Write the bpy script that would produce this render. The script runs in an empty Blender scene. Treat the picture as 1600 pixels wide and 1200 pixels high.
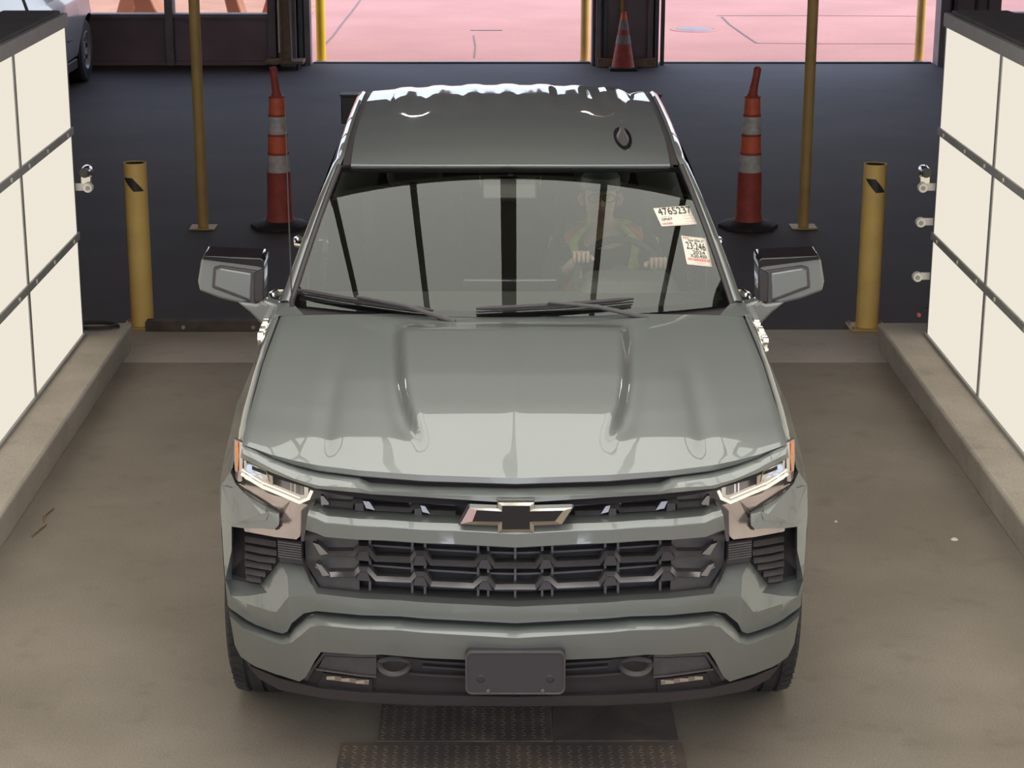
import bpy, bmesh, math, random
from math import sin, cos, pi, radians, sqrt
from mathutils import Vector, Matrix
random.seed(7)
SC = bpy.context.scene
COL = SC.collection

# ---------------------------------------------------------------- camera, sky, sun, exposure
cam_d = bpy.data.cameras.new('camera')
cam_d.sensor_width = 36.0
cam_d.lens = 3127.0 / 1600.0 * 36.0
cam_d.clip_end = 300
cam = bpy.data.objects.new('camera', cam_d)
COL.objects.link(cam)
cam.location = (-0.073, -5.99, 3.23)
cam.rotation_euler = (radians(90 - 16.34), 0, 0)
cam_d.shift_x = 30.0 / 1600.0
SC.camera = cam

W = bpy.data.worlds.new('world')
SC.world = W
W.use_nodes = True
wn = W.node_tree.nodes
wl = W.node_tree.links
bg = wn['Background']
tc = wn.new('ShaderNodeTexCoord')
sx = wn.new('ShaderNodeSeparateXYZ')
rp = wn.new('ShaderNodeValToRGB')
rp.color_ramp.elements[0].position = 0.0
rp.color_ramp.elements[0].color = (0.72, 0.77, 0.86, 1)
rp.color_ramp.elements[1].position = 0.7
rp.color_ramp.elements[1].color = (0.34, 0.46, 0.72, 1)
wl.new(tc.outputs['Generated'], sx.inputs[0])
wl.new(sx.outputs['Z'], rp.inputs[0])
wl.new(rp.outputs[0], bg.inputs['Color'])
bg.inputs['Strength'].default_value = 2.8

sun_d = bpy.data.lights.new('sun', 'SUN')
sun_d.energy = 3.2
sun_d.angle = radians(0.6)
sun_d.color = (1.0, 0.95, 0.88)
sun = bpy.data.objects.new('sun', sun_d)
COL.objects.link(sun)
sun.location = (10, 20, 20)
sun.rotation_euler = Vector((0.66, 0.03, 0.75)).to_track_quat('Z', 'Y').to_euler()

SC.view_settings.view_transform = 'Standard'
SC.view_settings.look = 'None'
SC.view_settings.gamma = 1.0
SC.view_settings.use_curve_mapping = False
SC.view_settings.exposure = 0.0

# ---------------------------------------------------------------- materials
def lin(c):
    return tuple((v / 255.0 / 12.92) if v / 255.0 <= 0.04045 else ((v / 255.0 + 0.055) / 1.055) ** 2.4 for v in c)

def mat(name, col, rough=0.6, metal=0.0, coat=0.0, coat_rough=0.03, spec=0.5, var=0.0, scale=8.0, bump=0.0, bscale=60.0, col2=None, detail=6, ior=None, contrast=(0.35, 0.65)):
    m = bpy.data.materials.new(name)
    m.use_nodes = True
    n = m.node_tree.nodes
    l = m.node_tree.links
    p = n['Principled BSDF']
    p.inputs['Base Color'].default_value = (*col, 1)
    p.inputs['Roughness'].default_value = rough
    p.inputs['Metallic'].default_value = metal
    p.inputs['Coat Weight'].default_value = coat
    p.inputs['Coat Roughness'].default_value = coat_rough
    p.inputs['Specular IOR Level'].default_value = spec
    if ior: p.inputs['IOR'].default_value = ior
    t = n.new('ShaderNodeTexCoord')
    if var > 0 or col2:
        ns = n.new('ShaderNodeTexNoise')
        ns.inputs['Scale'].default_value = scale
        ns.inputs['Detail'].default_value = detail
        l.new(t.outputs['Object'], ns.inputs['Vector'])
        cr = n.new('ShaderNodeValToRGB')
        cr.color_ramp.elements[0].position = contrast[0]
        cr.color_ramp.elements[1].position = contrast[1]
        c2 = col2 if col2 else tuple(min(1, v * (1 + var)) for v in col)
        c1 = col if col2 else tuple(v * (1 - var) for v in col)
        cr.color_ramp.elements[0].color = (*c1, 1)
        cr.color_ramp.elements[1].color = (*c2, 1)
        l.new(ns.outputs['Fac'], cr.inputs[0])
        l.new(cr.outputs[0], p.inputs['Base Color'])
    if bump > 0:
        nb = n.new('ShaderNodeTexNoise')
        nb.inputs['Scale'].default_value = bscale
        nb.inputs['Detail'].default_value = 4
        l.new(t.outputs['Object'], nb.inputs['Vector'])
        b = n.new('ShaderNodeBump')
        b.inputs['Strength'].default_value = bump
        b.inputs['Distance'].default_value = 0.01
        l.new(nb.outputs['Fac'], b.inputs['Height'])
        l.new(b.outputs[0], p.inputs['Normal'])
    return m

def emis(name, col, s):
    m = bpy.data.materials.new(name)
    m.use_nodes = True
    n = m.node_tree.nodes
    l = m.node_tree.links
    n.remove(n['Principled BSDF'])
    e = n.new('ShaderNodeEmission')
    e.inputs[0].default_value = (*col, 1)
    e.inputs[1].default_value = s
    l.new(e.outputs[0], n['Material Output'].inputs[0])
    return m

def glass(name, tint, refl=1.0, rough=0.0, ior=1.5):
    m = bpy.data.materials.new(name)
    m.use_nodes = True
    n = m.node_tree.nodes
    l = m.node_tree.links
    n.remove(n['Principled BSDF'])
    tr = n.new('ShaderNodeBsdfTransparent')
    tr.inputs[0].default_value = (*tint, 1)
    gl = n.new('ShaderNodeBsdfGlossy')
    gl.inputs['Roughness'].default_value = rough
    gl.inputs['Color'].default_value = (refl * .965, refl, refl * .95, 1)
    fr = n.new('ShaderNodeFresnel')
    fr.inputs['IOR'].default_value = ior
    mx = n.new('ShaderNodeMixShader')
    l.new(fr.outputs[0], mx.inputs[0])
    l.new(tr.outputs[0], mx.inputs[1])
    l.new(gl.outputs[0], mx.inputs[2])
    l.new(mx.outputs[0], n['Material Output'].inputs[0])
    return m

M = {}
def concrete(name, c1, c2, sc=1.3, rough=0.8, bump=0.25, stain=(0.45, 0.4, 0.37)):
    m = bpy.data.materials.new(name)
    m.use_nodes = True
    n = m.node_tree.nodes
    l = m.node_tree.links
    p = n['Principled BSDF']
    p.inputs['Roughness'].default_value = rough
    t = n.new('ShaderNodeTexCoord')
    big = n.new('ShaderNodeTexNoise'); big.inputs['Scale'].default_value = sc; big.inputs['Detail'].default_value = 8
    fine = n.new('ShaderNodeTexNoise'); fine.inputs['Scale'].default_value = 130; fine.inputs['Detail'].default_value = 4
    l.new(t.outputs['Object'], big.inputs['Vector']); l.new(t.outputs['Object'], fine.inputs['Vector'])
    cr = n.new('ShaderNodeValToRGB')
    cr.color_ramp.elements[0].position = 0.36; cr.color_ramp.elements[0].color = (*c1, 1)
    cr.color_ramp.elements[1].position = 0.64; cr.color_ramp.elements[1].color = (*c2, 1)
    l.new(big.outputs['Fac'], cr.inputs[0])
    f2 = n.new('ShaderNodeValToRGB')
    f2.color_ramp.elements[0].position = 0.3; f2.color_ramp.elements[0].color = (0.72, 0.72, 0.72, 1)
    f2.color_ramp.elements[1].position = 0.7; f2.color_ramp.elements[1].color = (1.12, 1.12, 1.12, 1)
    l.new(fine.outputs['Fac'], f2.inputs[0])
    mx = n.new('ShaderNodeMix'); mx.data_type = 'RGBA'; mx.blend_type = 'MULTIPLY'; mx.inputs[0].default_value = 0.75
    l.new(cr.outputs[0], mx.inputs[6]); l.new(f2.outputs[0], mx.inputs[7])
    sp = n.new('ShaderNodeTexNoise'); sp.inputs['Scale'].default_value = 5.5; sp.inputs['Detail'].default_value = 3
    l.new(t.outputs['Object'], sp.inputs['Vector'])
    s2 = n.new('ShaderNodeValToRGB')
    s2.color_ramp.elements[0].position = 0.25; s2.color_ramp.elements[0].color = (*stain, 1)
    s2.color_ramp.elements[1].position = 0.42; s2.color_ramp.elements[1].color = (1, 1, 1, 1)
    l.new(sp.outputs['Fac'], s2.inputs[0])
    m2 = n.new('ShaderNodeMix'); m2.data_type = 'RGBA'; m2.blend_type = 'MULTIPLY'; m2.inputs[0].default_value = 0.28
    l.new(mx.outputs[2], m2.inputs[6]); l.new(s2.outputs[0], m2.inputs[7])
    l.new(m2.outputs[2], p.inputs['Base Color'])
    b = n.new('ShaderNodeBump'); b.inputs['Strength'].default_value = bump; b.inputs['Distance'].default_value = 0.004
    l.new(fine.outputs['Fac'], b.inputs['Height']); l.new(b.outputs[0], p.inputs['Normal'])
    return m

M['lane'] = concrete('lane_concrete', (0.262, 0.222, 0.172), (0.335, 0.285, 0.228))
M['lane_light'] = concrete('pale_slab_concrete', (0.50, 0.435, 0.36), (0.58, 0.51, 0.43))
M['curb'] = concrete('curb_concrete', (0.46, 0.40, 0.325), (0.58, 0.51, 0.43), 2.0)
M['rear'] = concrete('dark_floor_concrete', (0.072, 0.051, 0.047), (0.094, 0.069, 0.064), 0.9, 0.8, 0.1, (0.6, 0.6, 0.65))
M['outside'] = concrete('pink_concrete', (0.50, 0.222, 0.178), (0.57, 0.258, 0.208), 0.5, 0.9, 0.1, (0.9, 0.85, 0.85))
M['paint'] = mat('grey_green_metallic_paint', (0.256, 0.270, 0.256), 0.46, 0.62, 1.0, 0.02, var=0.03, scale=900)
M['black'] = mat('black_plastic', (0.048, 0.040, 0.042), 0.5, bump=0.08, bscale=400)
M['gloss'] = mat('gloss_black', (0.012, 0.010, 0.012), 0.12, coat=0.6)
M['grey_plastic'] = mat('dark_grey_plastic', (0.085, 0.076, 0.076), 0.38, var=0.1, scale=30)
M['gun'] = mat('smoked_chrome', (0.26, 0.245, 0.25), 0.28, 0.85, var=0.06, scale=20)
M['chrome'] = mat('chrome', (0.82, 0.78, 0.70), 0.12, 1.0, var=0.04, scale=30)
M['strut'] = mat('satin_lens_chrome', (0.50, 0.42, 0.39), 0.22, 0.8, 0.8, var=0.1, scale=7)
M['rubber'] = mat('tyre_rubber', (0.035, 0.032, 0.034), 0.75, bump=0.3, bscale=90, var=0.15, scale=14)
M['ws'] = glass('windshield_glass', (0.95, 0.99, 0.95), 1.0, 0.0, 1.71)
M['sideglass'] = glass('tinted_glass', (0.88, 0.90, 0.88), 1.0, 0.0, 1.5)
M['lens'] = glass('clear_lens', (0.96, 0.96, 0.96), 0.8, 0.02, 1.3)
M['interior'] = mat('dark_interior', (0.05, 0.05, 0.048), 0.8, var=0.15, scale=12)
M['dash'] = mat('dash_plastic', (0.065, 0.065, 0.06), 0.6, var=0.1, scale=40)
M['amber'] = mat('amber_reflector', (0.95, 0.30, 0.07), 0.25, coat=0.8, var=0.1, scale=60)
M['led'] = emis('daytime_led', (1.0, 0.90, 0.74), 1.25)
M['led_soft'] = emis('led_glow_reflector', (1.0, 0.86, 0.72), 0.62)  # LED light falling on housing parts, put in as soft emission
M['beam'] = emis('lit_projector', (0.74, 0.82, 1.0), 0.95)
M['panel'] = emis('side_diffuser_light', (0.860, 0.795, 0.680), 1.0)
M['ceil_light'] = emis('ceiling_diffuser_light', (1.0, 0.985, 0.92), 2.3)
M['alu'] = mat('aluminium_frame', (0.36, 0.35, 0.32), 0.55, 0.1, var=0.08, scale=10)
M['housing'] = mat('dark_housing', (0.075, 0.060, 0.055), 0.75, var=0.15, scale=6)
M['white_plastic'] = mat('white_plastic', (0.80, 0.76, 0.68), 0.4, var=0.05, scale=20)
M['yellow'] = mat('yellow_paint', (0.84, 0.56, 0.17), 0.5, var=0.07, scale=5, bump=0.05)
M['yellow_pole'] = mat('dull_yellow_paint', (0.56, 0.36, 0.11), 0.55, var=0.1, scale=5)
M['sunlit_yellow'] = mat('sunlit_post_yellow', (0.90, 0.62, 0.02), 0.5, var=0.03, scale=5)  # sunlit copy of the post yellow, sunlight put into its colour
M['tape'] = mat('black_tape', (0.035, 0.032, 0.034), 0.45, var=0.1, scale=20)
M['orange'] = mat('orange_sleeve', (0.98, 0.19, 0.08), 0.5, var=0.12, scale=14, bump=0.05)
M['orange_dark'] = mat('worn_orange_plastic', (0.48, 0.085, 0.06), 0.6, var=0.15, scale=10)
M['white_band'] = mat('white_reflective_band', (0.66, 0.62, 0.56), 0.55, var=0.15, scale=25)
M['greyish'] = mat('grey_cone_collar', (0.34, 0.28, 0.27), 0.7, var=0.15, scale=20)  # greyer and darker than the white band, for the cone collars
M['wall'] = mat('dark_wall_metal', (0.30, 0.235, 0.245), 0.7, var=0.1, scale=3)
M['wall_panel'] = mat('brown_wall_panel', (0.29, 0.205, 0.220), 0.75, var=0.12, scale=2)
M['steel'] = mat('steel_column', (0.26, 0.22, 0.225), 0.6, 0.05, var=0.12, scale=4)
M['steel_blue'] = mat('grey_door_track', (0.10, 0.105, 0.115), 0.5, 0.5, var=0.1, scale=5)
M['timber'] = mat('brown_timber', (0.28, 0.19, 0.125), 0.8, var=0.2, scale=12, bump=0.1)
M['ceiling'] = mat('dark_ceiling', (0.16, 0.155, 0.15), 0.9, var=0.1, scale=2)
M['beam_steel'] = mat('threshold_timber', (0.085, 0.062, 0.048), 0.75, var=0.25, scale=9, bump=0.15)
M['van'] = mat('white_van_paint', (0.50, 0.52, 0.55), 0.3, coat=0.8, var=0.02, scale=40)
M['wheel'] = mat('grey_wheel_alloy', (0.50, 0.46, 0.46), 0.4, 0.2, var=0.08, scale=10)
M['skin'] = mat('skin', (0.90, 0.60, 0.48), 0.55, var=0.06, scale=20)
M['hair'] = mat('dark_hair', (0.03, 0.025, 0.02), 0.7, var=0.2, scale=60)
M['shirt'] = mat('dark_shirt', (0.045, 0.055, 0.06), 0.85, var=0.15, scale=30)
M['vest'] = mat('lime_vest', (0.75, 0.98, 0.16), 0.7, var=0.08, scale=40)
M['vest_red'] = mat('red_vest_tape', (1.0, 0.24, 0.16), 0.6, var=0.08, scale=40)
M['vest_grey'] = mat('silver_vest_tape', (0.30, 0.36, 0.36), 0.4, var=0.05, scale=40)
M['tan'] = mat('tan_trousers', (0.62, 0.46, 0.30), 0.85, var=0.08, scale=30)
M['paper'] = mat('cream_paper', (0.88, 0.79, 0.66), 0.6, var=0.03, scale=30)
M['ink'] = mat('black_ink', (0.04, 0.04, 0.04), 0.7, var=0.05, scale=30)
M['red_ink'] = mat('red_ink', (0.70, 0.22, 0.16), 0.7, var=0.05, scale=30)
M['salmon'] = mat('salmon_ground', (0.52, 0.24, 0.14), 0.9, var=0.1, scale=2)
M['cable'] = mat('black_cable', (0.03, 0.025, 0.025), 0.6, var=0.1, scale=20)

def diamond_mat():
    m = bpy.data.materials.new('rusty_tread_plate')
    m.use_nodes = True
    n = m.node_tree.nodes; l = m.node_tree.links
    p = n['Principled BSDF']; p.inputs['Roughness'].default_value = 0.6; p.inputs['Metallic'].default_value = 0.35
    t = n.new('ShaderNodeTexCoord')
    ns = n.new('ShaderNodeTexNoise'); ns.inputs['Scale'].default_value = 4; ns.inputs['Detail'].default_value = 7
    l.new(t.outputs['Object'], ns.inputs['Vector'])
    cr = n.new('ShaderNodeValToRGB')
    cr.color_ramp.elements[0].position = 0.4; cr.color_ramp.elements[0].color = (0.17, 0.140, 0.128, 1)
    cr.color_ramp.elements[1].position = 0.68; cr.color_ramp.elements[1].color = (0.30, 0.235, 0.175, 1)
    l.new(ns.outputs['Fac'], cr.inputs[0]); l.new(cr.outputs[0], p.inputs['Base Color'])
    return m
M['tread'] = diamond_mat()

# ---------------------------------------------------------------- mesh helpers
class MB:
    def __init__(s): s.v = []; s.f = []
    def add(s, vs, fs):
        b = len(s.v); s.v += [tuple(v) for v in vs]; s.f += [tuple(i + b for i in f) for f in fs]; return s
    def box(s, x0, x1, y0, y1, z0, z1):
        return s.add([(x0,y0,z0),(x1,y0,z0),(x1,y1,z0),(x0,y1,z0),(x0,y0,z1),(x1,y0,z1),(x1,y1,z1),(x0,y1,z1)],
                     [(0,3,2,1),(4,5,6,7),(0,1,5,4),(1,2,6,5),(2,3,7,6),(3,0,4,7)])
    def tube(s, pts, r, n=10, caps=True, closed=False):
        pts = [Vector(p) for p in pts]; k = len(pts)
        rs = r if isinstance(r, (list, tuple)) else [r] * k
        vs = []; fs = []; prev = None
        for i, p in enumerate(pts):
            a = pts[(i - 1) % k] if (closed or i > 0) else p
            b = pts[(i + 1) % k] if (closed or i < k - 1) else p
            t = (b - a).normalized()
            u = prev - t * prev.dot(t) if prev is not None else t.orthogonal()
            if u.length < 1e-6: u = t.orthogonal()
            u.normalize(); w = t.cross(u); prev = u
            for j in range(n):
                g = 2 * pi * j / n
                vs.append(p + (u * cos(g) + w * sin(g)) * rs[i])
        for i in range(k if closed else k - 1):
            for j in range(n):
                a = i * n; b = ((i + 1) % k) * n
                fs.append((a + j, a + (j + 1) % n, b + (j + 1) % n, b + j))
        if caps and not closed:
            fs.append(tuple(range(n - 1, -1, -1))); fs.append(tuple(range((k - 1) * n, k * n)))
        return s.add(vs, fs)
    def lathe(s, prof, c=(0,0,0), n=24, axis='z', caps=True):
        vs = []; fs = []
        for r, h in prof:
            for j in range(n):
                g = 2 * pi * j / n
                q = (r * cos(g), r * sin(g), h) if axis == 'z' else ((h, r * cos(g), r * sin(g)) if axis == 'x' else (r * sin(g), h, r * cos(g)))
                vs.append((q[0] + c[0], q[1] + c[1], q[2] + c[2]))
        for i in range(len(prof) - 1):
            for j in range(n):
                fs.append((i*n+j, i*n+(j+1)%n, (i+1)*n+(j+1)%n, (i+1)*n+j))
        if caps:
            if prof[0][0] > 1e-5: fs.append(tuple(range(n-1, -1, -1)))
            if prof[-1][0] > 1e-5: fs.append(tuple(range((len(prof)-1)*n, len(prof)*n)))
        return s.add(vs, fs)
    def prism(s, poly, d):
        n = len(poly); d = Vector(d)
        vs = [Vector(p) for p in poly] + [Vector(p) + d for p in poly]
        fs = [tuple(range(n)), tuple(range(2*n-1, n-1, -1))] + [(i, i+n, (i+1)%n+n, (i+1)%n) for i in range(n)]
        return s.add(vs, fs)
    def grid(s, rows, close=False):
        k = len(rows[0]); vs = [p for r in rows for p in r]
        fs = []
        for i in range(len(rows) - 1):
            for j in range(k if close else k - 1):
                fs.append((i*k+j, i*k+(j+1)%k, (i+1)*k+(j+1)%k, (i+1)*k+j))
        return s.add(vs, fs)

def finish(name, me, m, parent=None, ang=30, bevel=0, seg=2, solid=0, loc=None):
    bm = bmesh.new(); bm.from_mesh(me)
    bmesh.ops.remove_doubles(bm, verts=bm.verts, dist=1e-5)
    bmesh.ops.recalc_face_normals(bm, faces=bm.faces)
    for f in bm.faces: f.smooth = True
    bm.to_mesh(me); bm.free()
    if ang is not None: me.set_sharp_from_angle(angle=radians(ang))
    me.materials.append(m)
    o = bpy.data.objects.new(name, me); COL.objects.link(o)
    if solid:
        q = o.modifiers.new('solid', 'SOLIDIFY'); q.thickness = solid; q.offset = -1
    if bevel:
        q = o.modifiers.new('bevel', 'BEVEL'); q.width = bevel; q.segments = seg; q.limit_method = 'ANGLE'; q.angle_limit = radians(38); q.harden_normals = False
    if loc is not None: o.location = loc
    if parent is not None: o.parent = parent
    return o

def obj(name, mb, m, parent=None, **k):
    me = bpy.data.meshes.new(name)
    me.from_pydata(mb.v, [], mb.f); me.update()
    return finish(name, me, m, parent, **k)

def tag(o, label=None, cat=None, group=None, kind=None):
    if label: o['label'] = label
    if cat: o['category'] = cat
    if group: o['group'] = group
    if kind: o['kind'] = kind
    return o

def thing(name, label, cat, loc=(0,0,0), group=None, kind=None):
    o = bpy.data.objects.new(name, None); COL.objects.link(o); o.location = loc
    o.empty_display_size = 0.1
    return tag(o, label, cat, group, kind)

def struct(name, mb, m, **k):
    o = obj(name, mb, m, **k); o['kind'] = 'structure'; return o

def text(name, body, size, origin, right, up, m, parent=None, ext=0.001, align='LEFT', label=None, sx=1.0, offset=0.0):
    c = bpy.data.curves.new(name, 'FONT'); c.body = body; c.size = size; c.extrude = ext; c.align_x = align; c.offset = offset
    o = bpy.data.objects.new(name + '_curve', c); COL.objects.link(o)
    bpy.context.view_layer.update()
    me = bpy.data.meshes.new_from_object(o.evaluated_get(bpy.context.evaluated_depsgraph_get()))
    COL.objects.unlink(o); bpy.data.objects.remove(o)
    r = Vector(right).normalized(); u = Vector(up); u = (u - r * u.dot(r)).normalized(); n = r.cross(u)
    for v in me.vertices:
        p = v.co; v.co = Vector(origin) + r * p.x * sx + u * p.y + n * p.z
    me.materials.clear(); me.materials.append(m)
    o = bpy.data.objects.new(name, me); COL.objects.link(o)
    if parent is not None: o.parent = parent
    if label: o['label'] = label
    return o

def copy_tree(o, parent=None):
    c = o.copy(); COL.objects.link(c); c.parent = parent
    for ch in list(o.children): copy_tree(ch, c)
    return c

def interp(x, tab):
    if x <= tab[0][0]: return tab[0][1]
    for (a, b), (c, d) in zip(tab, tab[1:]):
        if x <= c: return b + (d - b) * (x - a) / (c - a)
    return tab[-1][1]
def sm(x, a, b):
    t = max(0, min(1, (x - a) / (b - a))); return t * t * (3 - 2 * t)

# ---------------------------------------------------------------- the setting
# floor : lane in front, pale threshold slab, darker hall floor behind
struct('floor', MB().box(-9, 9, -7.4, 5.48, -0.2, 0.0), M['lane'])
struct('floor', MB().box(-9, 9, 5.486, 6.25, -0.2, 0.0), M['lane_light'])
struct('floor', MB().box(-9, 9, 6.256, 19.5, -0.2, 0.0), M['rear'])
g = struct('ground_outside', MB().box(-40, 40, 19.506, 110, -0.22, -0.02), M['outside'])
# joints and cracks in the sunlit yard
def crack(pts, w, name='ground_crack'):
    mb = MB(); rows = []
    for i, p in enumerate(pts):
        a = Vector(pts[max(0, i-1)]); b = Vector(pts[min(len(pts)-1, i+1)])
        t = (b - a).normalized(); nn = Vector((-t.y, t.x, 0)) * w / 2
        p = Vector(p)
        rows.append([p + nn, p - nn])
    mb.grid(rows)
    return mb
M['crack'] = mat('crack_dark', (0.22, 0.15, 0.14), 0.9, var=0.2, scale=20)
ck = [(-2.377,21.394,-0.014),(-2.337,22.69,-0.014),(-2.325,24.286,-0.014),(-2.301,25.769,-0.014),(-2.282,27.835,-0.014)]
obj('crack', crack(ck, 0.032), M['crack'], g)
ck = [(3.458,25.197,-0.014),(3.453,24.11,-0.014),(3.502,22.931,-0.014),(3.556,21.763,-0.014)]
obj('crack', crack(ck, 0.032), M['crack'], g)
obj('expansion_joint', crack([(3.565,21.763,-0.014),(4.584,21.689,-0.014),(5.814,21.689,-0.014)], 0.035), M['crack'], g)
obj('expansion_joint', crack([(3.399,25.386,-0.014),(5.185,25.386,-0.014),(6.604,25.291,-0.014)], 0.04), M['crack'], g)
obj('expansion_joint', crack([(-0.398,23.342,-0.014),(0.066,23.342,-0.014)], 0.06), M['crack'], g)
obj('crack', crack([(-0.346,22.69,-0.014),(-0.308,21.394,-0.014),(-0.314,20.14,-0.014)], 0.02), M['crack'], g)
mh = thing('manhole_cover', 'round dark manhole cover sunk in the pink concrete yard', 'manhole cover', (2.87, 23.45, -0.02))
obj('cover', MB().lathe([(0.0, 0.012), (0.26, 0.012), (0.27, 0.008)], n=32), M['steel'], mh)
obj('ring', MB().lathe([(0.275, 0.0), (0.275, 0.01), (0.36, 0.01), (0.37, 0.0)], n=32), M['outside'], mh)
# door threshold strips
for x0, x1 in ((-2.34, 1.16), (2.03, 5.47)):
    struct('trim_1' if x0 < 0 else 'trim_2', MB().box(x0, x1, 19.42, 19.50, 0.0, 0.02), M['steel_blue'], bevel=0.004)

# curbs
for s, lab in ((-1, 'left'), (1, 'right')):
    mb = MB()
    mb.prism([(s*2.275,-7.1,0),(s*2.255,-7.1,0.165),(s*2.27,-7.1,0.175),(s*3.1,-7.1,0.175),(s*3.1,-7.1,0)], (0,12.85,0))
    o = obj('concrete_curb', mb, M['curb'], bevel=0.008)
    tag(o, 'long concrete curb under the %s light panel' % lab, 'curb', 'concrete curbs along the lane')

# timber threshold across the lane behind the truck (left)
b = thing('threshold_beam', 'brown bolted timber beam lying across the floor behind left curb', 'beam', (-1.3, 6.24, 0))
obj('beam', MB().box(-0.96, 0.9, -0.045, 0.045, 0, 0.065), M['beam_steel'], b, bevel=0.006)
for x in (-0.72, -0.28, 0.15, 0.6):
    obj('bolt', MB().lathe([(0.012, -0.052), (0.012, -0.045)], (x, 0, 0.03), 8, 'y'), M['alu'], b)

# tread plates in the lane
def plate(x0, x1, y0, y1, z, lab):
    t = thing('tread_plate', lab, 'floor plate', ((x0+x1)/2, (y0+y1)/2, 0), 'steel tread plates in the lane')
    w = (x1-x0)/2; h = (y1-y0)/2
    obj('plate', MB().box(-w, w, -h, h, 0.0, z), M['tread'], t, bevel=0.002)
    mb = MB(); st = 0.036; i = 0
    yy = -h + 0.02
    while yy < h - 0.015:
        xx = -w + 0.02; j = 0
        while xx < w - 0.015:
            a = 0.7 if (i + j) % 2 else -0.7
            dx, dy = cos(a) * 0.013, sin(a) * 0.013; px, py = -sin(a) * 0.0035, cos(a) * 0.0035
            mb.add([(xx-dx, yy-dy, z-0.0002), (xx+px, yy+py, z-0.0002), (xx+dx, yy+dy, z-0.0002), (xx-px, yy-py, z-0.0002), (xx-dx*.4, yy-dy*.4, z+0.0022), (xx+dx*.4, yy+dy*.4, z+0.0022)],
                   [(0,4,1),(1,4,5),(1,5,2),(2,5,3),(3,5,4),(3,4,0)])
            xx += st; j += 1
        yy += st * 0.62; i += 1
    o = obj('raised_tread', mb, M['tread'], t); o['kind'] = 'stuff'
    return t
plate(-0.487, 0.14, 0.49, 1.45, 0.006, 'small steel tread plate set in the floor under the bumper')
plate(-0.615, 0.60, -0.45, 0.475, 0.008, 'wide rusty steel tread plate in the floor at the bottom edge')
t = thing('floor_hatch', 'smooth brown metal hatch plate beside the small tread plate', 'floor plate', (0.40, 0.95, 0))
obj('plate', MB().box(-0.25, 0.19, -0.455, 0.5, 0, 0.005), M['tread'], t, bevel=0.002)
for i, (x, y, r) in enumerate(((2.02, 2.52, 0.018), (2.28, 1.2, 0.012), (1.52, 2.75, 0.008))):
    mb = MB(); mb.lathe([(0, 0.003), (r*0.6, 0.006), (r, 0.0)], n=7)
    o = obj('paper_scrap', mb, M['white_plastic'], loc=(x, y, 0.0))
    tag(o, ['small white scrap of paper on the lane floor near the right curb', 'tiny white speck of litter low on the right of the floor', 'tiny pale speck of litter right of the truck'][i], 'litter')
o = obj('cable_loop', MB().tube([(0.15*cos(a), 0.09*sin(a), 0.012 + (0.012 if a > 3 else 0)) for a in [i*2*pi/28 for i in range(28)]], 0.011, 8, closed=True), M['cable'], loc=(-2.47, 5.62, 0.175))
tag(o, 'black cable loop on the curb end by the left light panel', 'cable')
o = obj('twig', MB().tube([(-2.17, 2.55, 0.006), (-2.14, 2.7, 0.008), (-2.17, 2.82, 0.006), (-2.15, 2.92, 0.006)], 0.005, 6), M['timber'])
tag(o, 'thin brown curled twig on the floor beside the left curb', 'debris')

# rear wall with door openings : z up to 5
H = 5.0; YW = 19.30; YB = 19.55
DT = 4.25
def wall_piece(x0, x1, z0, z1, m=None, y0=YW, y1=YB, name='wall_back'):
    return struct(name, MB().box(x0, x1, y0, y1, z0, z1), m or M['wall'])
wb = struct('wall_back', MB().box(-9, 9, 19.3, 19.55, DT, H), M['wall'])
obj('pier', MB().box(-2.80, -2.36, 19.35, 19.5, 0, DT), M['wall'], wb)
obj('pier', MB().box(1.20, 1.98, 19.35, 19.5, 0, DT), M['wall'], wb)
obj('pier', MB().box(5.50, 6.22, 19.35, 19.5, 0, DT), M['wall'], wb)
# columns / door tracks
for x0, x1, y0, y1, mm in ((-2.72, -2.52, 19.1, 19.34, 'steel'), (-2.50, -2.44, 19.2, 19.35, 'steel_blue'), (-2.43, -2.355, 19.22, 19.5, 'steel'), (1.17, 1.20, 19.2, 19.52, 'steel_blue'), (1.21, 1.27, 19.12, 19.34, 'steel'), (1.31, 1.36, 19.25, 19.345, 'steel_blue'), (1.86, 1.93, 19.2, 19.34, 'wall'), (1.94, 1.99, 19.1, 19.35, 'steel_blue'), (2.03, 2.075, 19.25, 19.35, 'steel_blue'), (5.49, 5.60, 19.15, 19.34, 'steel'), (5.66, 5.70, 19.2, 19.345, 'steel_blue'), (5.95, 5.98, 19.25, 19.345, 'steel_blue'), (6.1, 6.25, 19.2, 19.34, 'wall')):
    obj('door_track', MB().box(x0, x1, y0, y1, 0, DT), M[mm], wb, bevel=0.004)
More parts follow.
